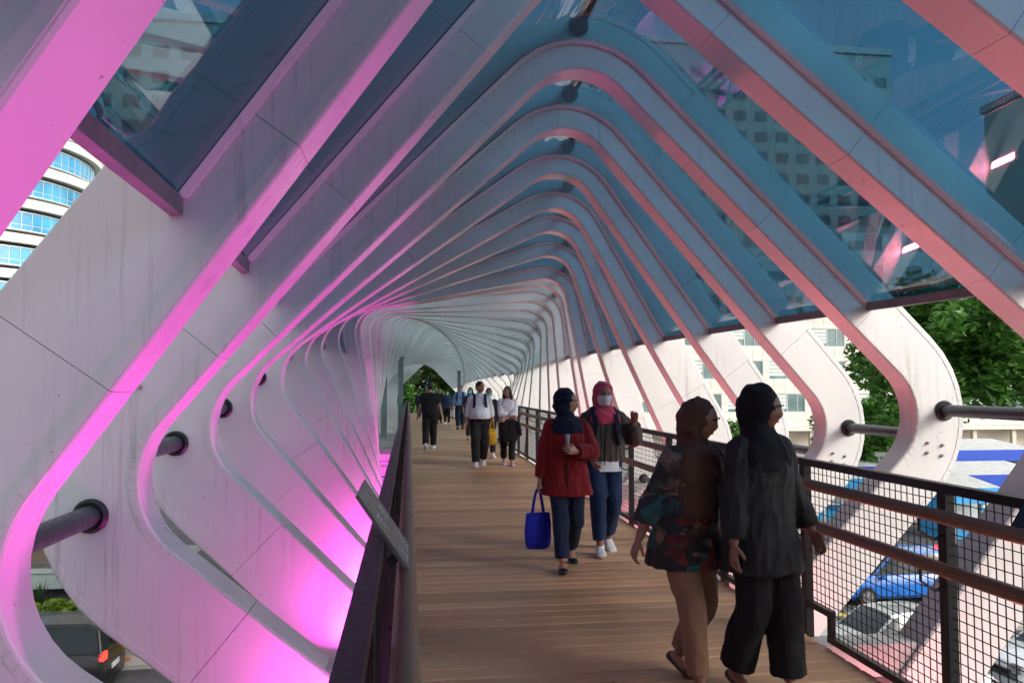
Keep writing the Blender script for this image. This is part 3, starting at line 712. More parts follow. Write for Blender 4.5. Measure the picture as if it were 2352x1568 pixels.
# ------------------------------------------------------------------ people
def cloth(name, c, rough=.85, var=.22, weave=220, sheen=.06):
    m, t, b = nodes(name); v = coords(t, 'Object'); n = noise(t, v, 5, 5)
    t.links.new(ramp(t, n, [(.25, tuple(x*(1-var) for x in c)), (.75, tuple(min(1, x*(1+var)) for x in c))]), b.inputs['Base Color'])
    b.inputs['Roughness'].default_value = rough; b.inputs['Sheen Weight'].default_value = sheen; b.inputs['Specular IOR Level'].default_value = .25
    bump(t, b, noise(t, v, weave, 2), .15, .002); return m
def batik(name, cols, scale=9.):
    """patterned cloth: irregular printed patches"""
    m, t, b = nodes(name); v = coords(t, 'Object', (1, 1, 1.6)); w = noise(t, v, 6, 4)
    vo = t.nodes.new('ShaderNodeTexVoronoi'); vo.inputs['Scale'].default_value = scale
    mx = t.nodes.new('ShaderNodeMix'); mx.data_type = 'VECTOR'; mx.inputs[0].default_value = .25
    sep = t.nodes.new('ShaderNodeTexNoise'); sep.inputs['Scale'].default_value = 5; t.links.new(v, sep.inputs[0]); t.links.new(v, mx.inputs[4]); t.links.new(sep.outputs[1], mx.inputs[5])
    t.links.new(mx.outputs[1], vo.inputs[0])
    sx = t.nodes.new('ShaderNodeSeparateColor'); t.links.new(vo.outputs['Color'], sx.inputs[0])
    n = len(cols); st = [((i+.0)/n, c) for i, c in enumerate(cols)]
    r = t.nodes.new('ShaderNodeValToRGB'); r.color_ramp.interpolation = 'CONSTANT'; t.links.new(sx.outputs[0], r.inputs[0])
    while len(r.color_ramp.elements) < n: r.color_ramp.elements.new(.5)
    for e_, (p, c) in zip(r.color_ramp.elements, st): e_.position = p; e_.color = (*c, 1)
    vo2 = t.nodes.new('ShaderNodeTexVoronoi'); vo2.inputs['Scale'].default_value = scale*3.4; t.links.new(mx.outputs[1], vo2.inputs[0])
    c = mixc(t, ramp(t, vo.outputs['Distance'], [(.0, .5), (.35, 0.)]), r.outputs[0], cols[0])
    c = mixc(t, ramp(t, vo2.outputs['Distance'], [(.18, .75), (.42, 0.)]), c, cols[len(cols)//2]); c = mixc(t, ramp(t, w, [(.42, 0.), (.6, .85)]), c, cols[0])
    t.links.new(c, b.inputs['Base Color']); b.inputs['Roughness'].default_value = .8; b.inputs['Sheen Weight'].default_value = .05
    return m
def skin_mat(name, c):
    m, t, b = nodes(name); v = coords(t, 'Object')
    t.links.new(ramp(t, noise(t, v, 18, 4), [(.3, tuple(x*.86 for x in c)), (.7, tuple(x*1.1 for x in c))]), b.inputs['Base Color'])
    b.inputs['Roughness'].default_value = .48; b.inputs['Subsurface Weight'].default_value = .12; b.inputs['Subsurface Radius'].default_value = (.012, .005, .003)
    bump(t, b, noise(t, v, 160, 3), .08, .001); return m
SK = skin_mat('skin_tan', (.40, .215, .14)); SK2 = skin_mat('skin_brown', (.30, .15, .095))
EYEW = mat('eye_white', (.5, .47, .43), .3); DARK = mat('iris_dark', (.02, .012, .008), .15); LIP = mat('lip', (.36, .10, .09), .45); BROW = mat('brow', (.02, .014, .01), .8)
HAIR = mat('black_hair', (.012, .010, .009), .42, 0, .3, 60, bmp=.4, bscale=120)
CL = dict(
    black=cloth('black_cloth', (.012, .012, .014)), charcoal=batik('charcoal_print', [(.010, .010, .010), (.016, .016, .015), (.008, .008, .008), (.028, .027, .024), (.012, .011, .010)], 7),
    blackhijab=cloth('black_hijab', (.010, .009, .010)), brownhijab=cloth('brown_hijab', (.085, .046, .029)), navyhijab=cloth('navy_hijab', (.006, .010, .028)), pinkhijab=cloth('pink_hijab', (.50, .045, .10), sheen=.4),
    batik=batik('teal_red_print', [(.014, .010, .010), (.16, .015, .014), (.012, .085, .095), (.03, .02, .016), (.20, .13, .09), (.01, .02, .03), (.012, .10, .085)], 12.), tan=cloth('tan_cloth', (.26, .15, .092)), brown=cloth('brown_leather', (.06, .035, .025), .5),
    red=cloth('dark_red_cloth', (.17, .007, .010), sheen=.15), white=cloth('white_cloth', (.70, .72, .78), var=.08), navy=cloth('navy_denim', (.012, .022, .055)), jean=cloth('blue_jeans', (.014, .032, .09)),
    grey=cloth('grey_brown_jacket', (.060, .052, .048)), shoeblack=mat('black_shoe', (.012, .012, .014), .4), shoewhite=mat('white_sneaker', (.62, .64, .68), .55, bmp=.2), lilac=mat('lilac_shoe', (.42, .36, .66), .5),
    blue=cloth('royal_blue_bag', (.012, .02, .42), .6, .15), teal=mat('teal_mask', (.16, .62, .52), .7), maskw=batik('white_mask', [(.66, .64, .68), (.70, .68, .72), (.5, .48, .58), (.68, .66, .7)], 40),
    ltblue=cloth('light_blue_shirt', (.20, .34, .60)), navytop=batik('navy_print', [(.012, .02, .06), (.02, .05, .16), (.012, .014, .03)], 10), blkwht=batik('black_white_print', [(.012, .012, .012), (.02, .02, .02), (.32, .28, .22), (.014, .013, .012), (.012, .012, .012)], 9),
    yellow=cloth('yellow_bag', (.62, .34, .01), .6), blkjkt=cloth('black_jacket', (.015, .015, .018)))
def lerp(a, b, t): return a+(b-a)*t
def catm(pts, rad, per=6):
    """smooth the path and radii"""
    P = [Vector(p) for p in pts]; n = len(P); out = []; rr = []
    for i in range(n-1):
        p0, p1, p2, p3 = P[max(i-1, 0)], P[i], P[i+1], P[min(i+2, n-1)]
        for k in range(per):
            t = k/per; out.append(.5*((2*p1)+(-p0+p2)*t+(2*p0-5*p1+4*p2-p3)*t*t+(-p0+3*p1-3*p2+p3)*t**3)); rr.append(lerp(rad[i], rad[i+1], t*t*(3-2*t)))
    out.append(P[-1]); rr.append(rad[-1]); return out, rr
def ell_rings(mb, spec, n=24, p=2.3, T=None):
    """spec rows: z, rx, ry, x offset, y offset"""
    R = []
    for z, rx, ry, ox, oy in spec:
        ring = []
        for k in range(n):
            t = 2*math.pi*k/n; c, s = math.cos(t), math.sin(t)
            q = Vector((ox+rx*math.copysign(abs(c)**(2/p), c), oy+ry*math.copysign(abs(s)**(2/p), s), z))
            ring.append(T(q) if T else q)
        R.append(ring)
    return mb.rings(R)
def smooth_rows(rows, per=4):
    A = np.array(rows); out = []
    for i in range(len(A)-1):
        p0, p1, p2, p3 = A[max(i-1, 0)], A[i], A[i+1], A[min(i+2, len(A)-1)]
        for k in range(per):
            t = k/per; out.append(tuple(.5*((2*p1)+(-p0+p2)*t+(2*p0-5*p1+4*p2-p3)*t*t+(-p0+3*p1-3*p2+p3)*t**3)))
    out.append(tuple(A[-1])); return out
def sphere(mb, c, r, n=16, m=10, T=None):
    R = []
    for i in range(1, m):
        a = math.pi*i/m-math.pi/2
        ring = [Vector((c[0]+r[0]*math.cos(a)*math.cos(2*math.pi*k/n), c[1]+r[1]*math.cos(a)*math.sin(2*math.pi*k/n), c[2]+r[2]*math.sin(a))) for k in range(n)]
        R.append([T(q) for q in ring] if T else ring)
    return mb.rings(R)
def fnoise(P, freq, seed):
    g = np.random.default_rng(seed); o = np.zeros(len(P))
    for k in range(7):
        d = g.normal(size=3)*np.array(freq)*(1+.5*k); o += np.sin(P@d+g.uniform(0, 6.28)+1.3*np.sin(P@(g.normal(size=3)*np.array(freq)*.5)))/(1+.6*k)
    return o/2.2
TMPS = bpy.data.scenes.new('scratch')
def fuse(mb, name, m, parent, vox, fold=0., seed=0, freq=(26, 26, 9), smooth=3, sc=1.):
    V = [tuple(c*sc for c in p) for p in mb.v]
    me = bpy.data.meshes.new('tmp'); me.from_pydata(V, [], mb.f); me.update()
    o = bpy.data.objects.new('tmp', me); TMPS.collection.objects.link(o)
    r = o.modifiers.new('r', 'REMESH'); r.mode = 'VOXEL'; r.voxel_size = vox; r.adaptivity = 0
    if smooth: q = o.modifiers.new('s', 'SMOOTH'); q.factor = .5; q.iterations = smooth
    TMPS.view_layers[0].update(); dg = TMPS.view_layers[0].depsgraph; ev = o.evaluated_get(dg)
    new = bpy.data.meshes.new_from_object(ev, depsgraph=dg)
    bpy.data.objects.remove(o); bpy.data.meshes.remove(me); new.name = name
    n = len(new.vertices)
    if fold and n:
        P = np.empty(n*3); new.vertices.foreach_get('co', P); P = P.reshape(-1, 3); N = np.empty(n*3); new.vertices.foreach_get('normal', N); N = N.reshape(-1, 3)
        P = P+N*(fold*.75*(.5*fnoise(P, freq, seed)+1.1*(.55-2*np.abs(fnoise(P, (freq[0]*.9, freq[1]*.9, freq[2]*.5), seed+50)).clip(0, .55))))[:, None]; new.vertices.foreach_set('co', P.ravel()); new.update()
    new.polygons.foreach_set('use_smooth', [True]*len(new.polygons)); new.materials.clear(); new.materials.append(m)
    return link(name, new, parent)
def ik(a, t, l1, l2, pole):
    a, t, pole = Vector(a), Vector(t), Vector(pole); d = t-a; D = min(d.length, (l1+l2)*.998); d.normalize(); t = a+d*D
    x = (l1*l1-l2*l2+D*D)/(2*D); h = math.sqrt(max(0, l1*l1-x*x)); pole = (pole-d*pole.dot(d)).normalized()
    return a+d*x+pole*h, t
HC = Vector((0, .012, 1.535))
def head_pts(mb, T, male=False):
    R = []; nl, nt_ = 22, 30
    for i in range(1, nl):
        a = math.pi*i/nl-math.pi/2; ring = []
        for k in range(nt_):
            b = 2*math.pi*k/nt_; x, y, z = .074*math.cos(a)*math.cos(b), .094*math.cos(a)*math.sin(b), .115*math.sin(a)
            if z < 0:
                t = -z/.115; x *= 1-(.22 if male else .28)*t**1.4; y = y*(1-.12*t) if y > 0 else y*(1-.35*t)
            if y > 0:
                y += .024*math.exp(-(x/.012)**2)*(math.exp(-((z+.022)/.016)**2)+.45*math.exp(-((z-.004)/.018)**2))
                y -= .010*math.exp(-((abs(x)-.031)/.015)**2-((z-.014)/.012)**2)
                y += .005*math.exp(-((z-.034)/.010)**2-(x/.045)**2)
                y += .003*math.exp(-((z+.054)/.012)**2-(x/.022)**2)+.008*math.exp(-((z+.092)/.016)**2-(x/.022)**2)
            ring.append(T(HC+Vector((x, y, z))))
        R.append(ring)
    mb.rings(R)
    for s in (-1, 1): sphere(mb, HC+Vector((s*.074, -.008, -.005)), (.010, .020, .030), 8, 6, T)
def hand(mb, wrist, direc, palm_n, side, curl=.5, s=1., thumb=1):
    """palm, four fingers of unequal length with two bends, thumb from the side of the palm"""
    d = Vector(direc).normalized(); n = Vector(palm_n); n = (n-d*n.dot(d)).normalized(); a = d.cross(n)*side   # a points to the thumb side
    w = Vector(wrist)
    R = []
    for f, wd, th in ((-.012, .021, .018), (.015, .028, .016), (.05, .038, .014), (.082, .039, .012), (.092, .034, .009)):
        R.append([w+d*f+a*(wd*math.cos(t))+n*(th*math.sin(t)) for t in [2*math.pi*k/12 for k in range(12)]])
    mb.rings(R)
    for k, (off, L, r) in enumerate(((.033, .066, .0078), (.0115, .074, .0082), (-.0110, .069, .0079), (-.032, .054, .0070))):
        p = w+d*.08+a*off; dd = d.copy(); pts = [p]
        c = curl*(.8+.12*k)
        for seg, ang in ((.45, .45*c), (.32, 1.0*c), (.27, .8*c)):
            dd = (dd*math.cos(ang)+n*math.sin(ang)).normalized(); nn = n; p = p+dd*L*seg*1.05; pts.append(p)
            n2 = (n-dd*n.dot(dd)); n_ = n2.normalized() if n2.length > .05 else -d
            n = n_
        n = Vector(palm_n); n = (n-d*n.dot(d)).normalized()
        mb.tube(pts, [r*1.08, r, r*.92, r*.72], 8)
    p = w+d*.022+a*.026; t1 = (d*.62+a*.70+n*.28).normalized(); t2 = (d*.86+a*.22+n*(.3+.4*curl)).normalized()
    mb.tube([p-t1*.012, p+t1*.034, p+t1*.034+t2*.026, p+t1*.034+t2*.046], [.0125, .0115, .0098, .007], 8)
def person(loc, face, H, label, pose, wear, skin=None, vox=.012, male=False, group=None):
    sk = skin or SK; s = H/1.65
    e = empty('person', (loc[0], loc[1], drop(loc[1])+.001), label, 'person', group, math.atan2(-face[0], face[1]))
    zoff = pose.get('pelvis', -.02); lean = pose.get('lean', 0.); broad = wear.get('broad', 1.12 if male else 1.0); belly = wear.get('belly', 0.)
    def LT(q):                                             # lean of the trunk about the hips
        q = Vector(q); t = max(0, q.z-.87); return Vector((q.x+pose.get('sway', 0)*t, q.y+lean*t, q.z+zoff))
    yaw, pit, rol = [math.radians(a) for a in pose.get('head', (0, 0, 0))]
    HM = Matrix.Rotation(yaw, 3, 'Z') @ Matrix.Rotation(pit, 3, 'X') @ Matrix.Rotation(rol, 3, 'Y'); piv = Vector((0, -.005, 1.43))
    HT = lambda q: LT(HM @ (Vector(q)-piv)+piv)
    SW = .146*broad
    sh = {1: LT((SW, 0, 1.318)), -1: LT((-SW, 0, 1.318))}
    arms = {}; 
    for sd, key in ((1, 'R'), (-1, 'L')):
        a = pose[key]; tgt = LT(a['hand']) if 'hand' in a else LT((sd*.22, .03, .80))
        el, wr = ik(sh[sd], tgt, .27, .235, a.get('pole', (sd*.35, -1, -.2))); arms[sd] = (el, wr, a)
    legs = {}
    for sd, key in ((1, 'RL'), (-1, 'LL')):
        ax, ay, az = pose[key][:3]; hp = Vector((sd*.082, 0, .87+zoff)); kn, an = ik(hp, (ax, ay, az), .402, .395, pose[key][4] if len(pose[key]) > 4 else (sd*.08, 1, 0)); legs[sd] = (hp, kn, an, pose[key][3])
    # ---- body
    mb = MB()
    ell_rings(mb, smooth_rows([(.79, .10, .085, 0, -.01), (.87, .155*broad**.5, .112, 0, -.015), (.97, .14*broad**.5, .10, 0, 0), (1.08, .122*broad, .09+belly*.5, 0, belly*.5), (1.2, .142*broad, .105, 0, .005), (1.3, .15*broad, .095, 0, -.005), (1.36, .105*broad, .07, 0, -.01), (1.40, .06, .055, 0, -.008)]), T=LT)
    p, r = catm([LT((0, -.012, 1.36)), LT((0, -.008, 1.41)), HT((0, -.002, 1.47))], [.056, .050, .048], 4); mb.tube(p, r, 14)
    head_pts(mb, HT, male)
    for sd in (1, -1):
        el, wr, a = arms[sd]
        p, r = catm([sh[sd]-Vector((sd*.04, 0, -.005)), sh[sd], sh[sd].lerp(el, .45), el, el.lerp(wr, .35), wr], [.050, .052, .042, .036, .036, .025], 4); mb.tube(p, r, 14)
        d = (wr-el).normalized(); d = (d+Vector(a.get('bend', (0, 0, 0)))).normalized()
        hand(mb, wr, d, a.get('palm', (-sd, .1, 0)), sd*a.get('flip', 1), a.get('curl', .45))
        hp, kn, an, heel = legs[sd]
        p, r = catm([hp, hp.lerp(kn, .4), kn, kn.lerp(an, .3), an], [.086, .072, .052, .053, .034], 4); mb.tube(p, r, 14)
        fd = Vector((math.sin(math.radians(pose.get('toe', 6)*sd)), math.cos(math.radians(pose.get('toe', 6)*sd)), 0)); legs[sd] += (fd,)
        foot(mb, an, fd, heel, 0.)
    body = fuse(mb, 'body', sk, e, vox*(.5 if vox < .013 else .8), sc=s, smooth=2)
    # ---- face details
    for sd in (1, -1):
        m2 = MB(); sphere(m2, HC+Vector((sd*.031, .0775, .013)), (.0100, .0070, .0050), 10, 8, HT); m2.v = [tuple(c*s for c in q) for q in m2.v]; ey = m2.build('eye', EYEW, body, 60)
        m2 = MB(); sphere(m2, HC+Vector((sd*.031, .0822, .013)), (.0058, .0032, .0052), 8, 6, HT); m2.v = [tuple(c*s for c in q) for q in m2.v]; m2.build('iris', DARK, ey, 60)
        m2 = MB().tube([HT(HC+Vector((sd*x, y, z))) for x, y, z in ((.014, .098, .030), (.030, .094, .036), (.048, .078, .031))], [.003, .0036, .002], 6); m2.v = [tuple(c*s for c in q) for q in m2.v]; m2.build('eyebrow', BROW, body, 60)
    if not wear.get('mask'):
        m2 = MB(); sphere(m2, HC+Vector((0, .0785, -.055)), (.019, .0085, .0070), 12, 8, HT); m2.v = [tuple(c*s for c in q) for q in m2.v]; m2.build('mouth', LIP, body, 60)
    else:
        mb = MB(); R = []
        for i in range(9):
            z = .004-.098*i/8; w_ = .068-.022*(i/8)**2; b_ = .012*math.sin(math.pi*i/8)
            R.append([HT(HC+Vector((w_*math.sin(t)*1.04, .022+(.082+b_-.012*(i/8)**2)*math.cos(t)+(.014*math.exp(-(t/.25)**2)*(1-i/8)), z))) for t in [math.radians(-88+176*k/16) for k in range(17)]])
        mb.rings(R, closed=False, cap=False); mb.v = [tuple(c*s for c in q) for q in mb.v]; mk = mb.build('face_mask', wear['mask'], e, 60)
        so_ = mk.modifiers.new('t', 'SOLIDIFY'); so_.thickness = .004; so_.offset = 1
    # ---- trousers
    tr = wear['trousers']; mb = MB(); w0, w1, w2 = tr.get('r', (.105, .078, .065))
    ell_rings(mb, smooth_rows([(.76, .10, .085, 0, -.01), (.84, .172*broad**.5, .126, 0, -.012), (.92, .168*broad**.5, .122, 0, -.008), (1.02, .140*broad**.7, .108+belly*.6, 0, belly*.4)]), T=LT)
    for sd in (1, -1):
        hp, kn, an, heel, fd = legs[sd]; en = kn.lerp(an, tr.get('len', .9)); back = Vector((0, -.012, 0))
        p, r = catm([hp+Vector((0, 0, .02)), hp.lerp(kn, .45), kn, kn.lerp(en, .5)+back, en+back*.6], [w0, lerp(w0, w1, .6), w1, lerp(w1, w2, .55), w2], 5); mb.tube(p, r, 18)
    fuse(mb, 'trousers', tr['m'], e, vox, .0075 if vox < .016 else .005, len(label) % 97, (20, 20, 16), 2, s)
    # ---- shoes
    for sd in (1, -1):
        hp, kn, an, heel, fd = legs[sd]; mb = MB(); foot(mb, an, fd, heel, wear['shoe'][1], wear['shoe'][2]); sh_ = fuse(mb, 'shoe', wear['shoe'][0], e, .009, 0, sc=s, smooth=2)
    # ---- top
    tp = wear['top']; mb = MB(); o = tp.get('o', .02); hem = tp.get('hem', .90); fl = tp.get('flare', .02); rows = []
    if hem < .86: rows += [(hem, .168*broad**.5+o+fl, .125+o+fl*.9, 0, -.005), (lerp(hem, .9, .5), .168*broad**.5+o+fl*.6, .122+o+fl*.5, 0, -.008)]
    rows += [(max(hem, .90), .165*broad**.5+o*1.1, .116+o+belly*.4, 0, -.008+belly*.4), (1.02, .145*broad**.8+o+tp.get('ease', .012), .104+o+belly*.9, 0, belly*.55), (1.12, .136*broad+o+tp.get('ease', .012), .10+o+belly*.6, 0, belly*.4), (1.22, .146*broad+o, .112+o*.8, 0, .004), (1.31, .150*broad+o*.7, .10+o*.5, 0, -.006), (1.365, .115*broad+o*.4, .078+o*.4, 0, -.01), (1.40, .066+o*.3, .062+o*.2, 0, -.008)]
    ell_rings(mb, smooth_rows(rows), 28, 2.4, LT)
    for sd in (1, -1):
        el, wr, a = arms[sd]; sl = tp.get('sleeve', .95); so2 = tp.get('so', .018)
        pts = [sh[sd]-Vector((sd*.05, 0, -.004)), sh[sd]+Vector((sd*.004, 0, .004)), sh[sd].lerp(el, .5)]; rr = [.045+so2*.4, .050+so2*.6, .044+so2*1.0]
        if sl > .5: pts += [el, el.lerp(wr, (sl-.5)*2*.5), el.lerp(wr, (sl-.5)*2)]; rr += [.038+so2*1.2, .037+so2*1.1, .029+so2*tp.get('cuff', .8)]
        else: pts += [sh[sd].lerp(el, .5+sl*.9)]; rr += [.042+so2*1.3]
        p, r = catm(pts, rr, 5); mb.tube(p, r, 16)
    top = fuse(mb, tp.get('name', 'shirt'), tp['m'], e, vox, tp.get('fold', .008), len(label) % 89+3, tp.get('freq', (22, 22, 10)), 2, s)
    if 'open' in tp:                                       # shirt showing in an open front
        z0, z1, w0_, w1_ = tp['open'][1:]; R = []
        for i in range(11):
            z = lerp(z0, z1, i/10); A = np.array(sorted(rows)); ry = np.interp(z, A[:, 0], A[:, 2])+np.interp(z, A[:, 0], A[:, 4]); w_ = lerp(w0_, w1_, i/10)
            R.append([LT((x+.01, ry+q, z)) for x, q in ((-w_, -.02), (-w_*.5, .006), (0, .011), (w_*.5, .006), (w_, -.02), (0, -.03))])
        m2 = MB().rings(R); m2.v = [tuple(c*s for c in q) for q in m2.v]; m2.build('inner_shirt', tp['open'][0], e, 50)
        for sd in (1, -1):
            m2 = MB().tube([LT((sd*.035, .10, 1.37)), LT((sd*.028, .148+o*.5, 1.24)), LT((.01, .152+o*.4, 1.08))], .004, 6); m2.v = [tuple(c*s for c in q) for q in m2.v]; m2.build('lanyard', CL['navyhijab'], e, 50)
    if tp.get('seam'):
        A = np.array(sorted(rows)); zs = np.linspace(hem+.004, 1.36, 14)
        m2 = MB().tube([LT((.012+.006*math.sin(9*z), float(np.interp(z, A[:, 0], A[:, 2])+np.interp(z, A[:, 0], A[:, 4]))+.001, z)) for z in zs], .0055, 6); m2.v = [tuple(c*s for c in q) for q in m2.v]; m2.build('front_seam', tp['seam'], e, 50)
    if tp.get('collar'):
        m2 = MB(); ell_rings(m2, [(1.375, .085, .075, 0, -.004), (1.43, .066, .066, 0, -.004), (1.425, .056, .056, 0, -.004), (1.37, .07, .06, 0, -.004)], 20, 2, LT); m2.v = [tuple(c*s for c in q) for q in m2.v]; m2.build('collar', tp['m'], e, 50)
    if tp.get('hemshirt'):
        m2 = MB(); ell_rings(m2, [(.80, .186, .140, 0, -.006), (.92, .182, .136, 0, -.006)], 20, 2.3, LT); m2.v = [tuple(c*s for c in q) for q in m2.v]; m2.build('shirt_tail', tp['hemshirt'], e, 50)
    # ---- head covering or hair
    if 'hijab' in wear:
        hj = wear['hijab']; mb = MB()
        sphere(mb, HC+Vector((0, -.038, .018)), (.102, .116, .130), 22, 16, HT)
        rows = [(1.56, .101, .100, 0, -.040), (1.49, .101, .100, 0, -.036), (1.435, .096, .096, 0, -.020)]
        def MIX(q):
            t = max(0, min(1, (Vector(q).z-1.36)/.12)); return LT(q).lerp(HT(q), t*t*(3-2*t))
        dr = hj.get('drape', 1.24); rows += [(1.395, .112, .108, 0, -.004), (1.355, .148, .126, 0, .0), (1.30, .178*broad, .138, 0, .006)]
        if dr < 1.2: rows += [(1.18, .176, .155, 0, .012), (lerp(1.18, dr, .5), .165, .165, 0, .016), (dr, .150, .160, 0, .02)]
        else: rows += [(dr, .172, .140, 0, .010)]
        ell_rings(mb, smooth_rows(rows), 26, 2.1, MIX)
        fuse(mb, 'hijab', hj['m'], e, min(vox, .010), .011, 5+len(label) % 31, (15, 15, 30), 2, s)
    else:
        st = wear.get('hair', 'short'); mb = MB()
        sphere(mb, HC+Vector((0, -.016, .020)), (.081, .096, .108), 20, 14, HT)
        if st == 'long':
            ell_rings(mb, smooth_rows([(1.30, .10, .035, 0, -.10), (1.38, .105, .045, 0, -.085), (1.46, .096, .06, 0, -.06), (1.54, .088, .075, 0, -.035)]), 20, 2.2, lambda q: LT(q).lerp(HT(q), .7))
            for sd in (1, -1):
                p, r = catm([HT((sd*.07, .01, 1.58)), HT((sd*.086, .012, 1.50)), HT((sd*.09, .0, 1.40)), HT((sd*.085, -.02, 1.33))], [.02, .026, .026, .012], 4); mb.tube(p, r, 10)
        else:
            sphere(mb, HC+Vector((0, -.05, -.01)), (.072, .055, .062), 14, 10, HT)
        fuse(mb, 'hair', HAIR, e, min(vox, .010), .004, 9, (60, 60, 20), 2, s)
    # ---- straps of a backpack
    if wear.get('backpack'):
        bp = empty('backpack', (0, 0, 0)); bp.parent = e
        for sd in (1, -1):
            o_ = o+.018
            m2 = ribbon([LT(q) for q in ((sd*.10, -.11-o_, 1.30), (sd*.105, -.03, 1.385+o_*.6), (sd*.105, .075+o_*.6, 1.33), (sd*.115, .115+o_*.9, 1.2), (sd*.14, .07+o_, 1.06))], .024, .006); m2.v = [tuple(c*s for c in q) for q in m2.v]; m2.build('strap', wear['backpack'], bp, 60)
        mb = MB(); ell_rings(mb, smooth_rows([(.98, .13, .05, 0, -.19), (1.1, .15, .08, 0, -.2), (1.26, .14, .07, 0, -.19), (1.33, .09, .03, 0, -.17)]), 20, 3, LT); fuse(mb, 'pack', wear['backpack'], bp, .015, .004, 2, sc=s)
    def world(q): return Matrix.Translation(e.location) @ Matrix.Rotation(e.rotation_euler.z, 4, 'Z') @ (Vector(q)*s)
    return e, dict(R=world(arms[1][1]), L=world(arms[-1][1]), Rt=world(arms[1][1]+(arms[1][1]-arms[1][0]).normalized()*.085), Lt=world(arms[-1][1]+(arms[-1][1]-arms[-1][0]).normalized()*.085), T=lambda q: world(LT(q)))
def ribbon(pts, w, t):
    P, _ = catm(pts, [0]*len(pts), 5); R = []
    for i, p in enumerate(P):
        d = (P[min(i+1, len(P)-1)]-P[max(i-1, 0)]).normalized(); o = Vector((p.x*.5, p.y, .12)).normalized(); sd = d.cross(o).normalized(); o = sd.cross(d)
        R.append([p+sd*(a*w)+o*(b*t) for a, b in ((-1, -1), (1, -1), (1, 1), (-1, 1))])
    return MB().rings(R)
def foot(mb, an, fd, heel, pad, kind=None):
    """bare foot (pad 0) or shoe round it; heel = pitch of the foot in degrees (toe down)"""
    a = math.radians(heel); f = Vector((fd.x*math.cos(a), fd.y*math.cos(a), -math.sin(a))); r = Vector((fd.y, -fd.x, 0)); u = r.cross(f); u = u if u.z > 0 else -u
    base = an-u*.078                                      # sole under the ankle
    spec = [(-.066, .022, .035), (-.05, .031, .052), (-.01, .033, .070), (.03, .034, .062), (.075, .038, .046), (.115, .042, .034), (.148, .037, .026), (.172, .022, .018)]
    R = []
    for x, w, h in spec:
        w += pad; hh = h+pad*.8
        if kind == 'flat': hh = {True: h+pad*.8, False: .030+pad}[x < -.03 or x > .09]; hh = min(hh, .05)
        zlo = -.012 if pad else -.006
        ring = []
        for k in range(14):
            t = 2*math.pi*k/14; c, s_ = math.cos(t), math.sin(t); z = zlo+(hh-zlo)*(.5+.5*s_) if s_ > 0 else zlo+(hh-zlo)*.5*(1+s_*1.0)
            ring.append(base+f*(x*(1.06 if pad else 1))+r*(w*math.copysign(abs(c)**.75, c))+u*z)
        R.append(ring)
    mb.rings(R)
    if kind == 'sneaker':
        mb.tube([base+u*.05-f*.012, base+u*.098-f*.014], [.043, .040], 14)
def WALK(lead, step=.26, back=.24, w=.075):
    h = max(0., min(1., (back-.05)/.19)); b = (-back, .085+.05*h, 34*h); s_ = 1 if lead == 'R' else -1
    f_, g_ = ('RL', 'LL') if lead == 'R' else ('LL', 'RL')
    return {f_: (s_*w, step, .085, -4), g_: (-s_*w, *b)}
def swing(sd, y=.02, out=.235, z=.80, **k): return dict(hand=(sd*out, y, z), **k)
CL['offwhite'] = cloth('pale_shirt', (.42, .44, .50))
flat = lambda m: (m, .007, 'flat'); sneak = lambda m: (m, .011, 'sneaker')
# the two women passing close by
person((1.85, 3.98), (.30, -.95), 1.58, 'person in black hijab, dark printed loose top and wide black trousers walking by the railing',
       dict(WALK('L', .10, .12, .085), R=swing(1, .06, .25, .80), L=swing(-1, .10, .27, .86, curl=.7), head=(30, -6, 0), pelvis=.004, toe=8),
       dict(top=dict(m=CL['charcoal'], hem=.66, flare=.035, o=.034, so=.03, sleeve=.95, fold=.009, name='tunic'), trousers=dict(m=CL['black'], r=(.112, .094, .098), len=.93), shoe=flat(CL['brown']), hijab=dict(m=CL['blackhijab'], drape=1.2)), SK2, .011)
ph, hb = person((1.50, 4.16), (.30, -.95), 1.53, 'person in brown hijab, teal and red printed tunic and tan trousers',
       dict(WALK('R', .20, .17, .07), R=dict(hand=(.30, -.06, .84), curl=.75), L=dict(hand=(-.34, .14, 1.10), pole=(-.3, -.8, -.6), palm=(0, -.2, -1), curl=.6), head=(32, -8, 4), lean=.05, sway=-.10, pelvis=-.02, toe=8),
       dict(top=dict(m=CL['batik'], hem=.70, flare=.045, o=.034, so=.03, sleeve=.80, cuff=1.7, fold=.010, name='tunic'), trousers=dict(m=CL['tan'], r=(.115, .082, .060), len=.92), shoe=flat(CL['brown']), hijab=dict(m=CL['brownhijab'], drape=.98)), SK2, .011)
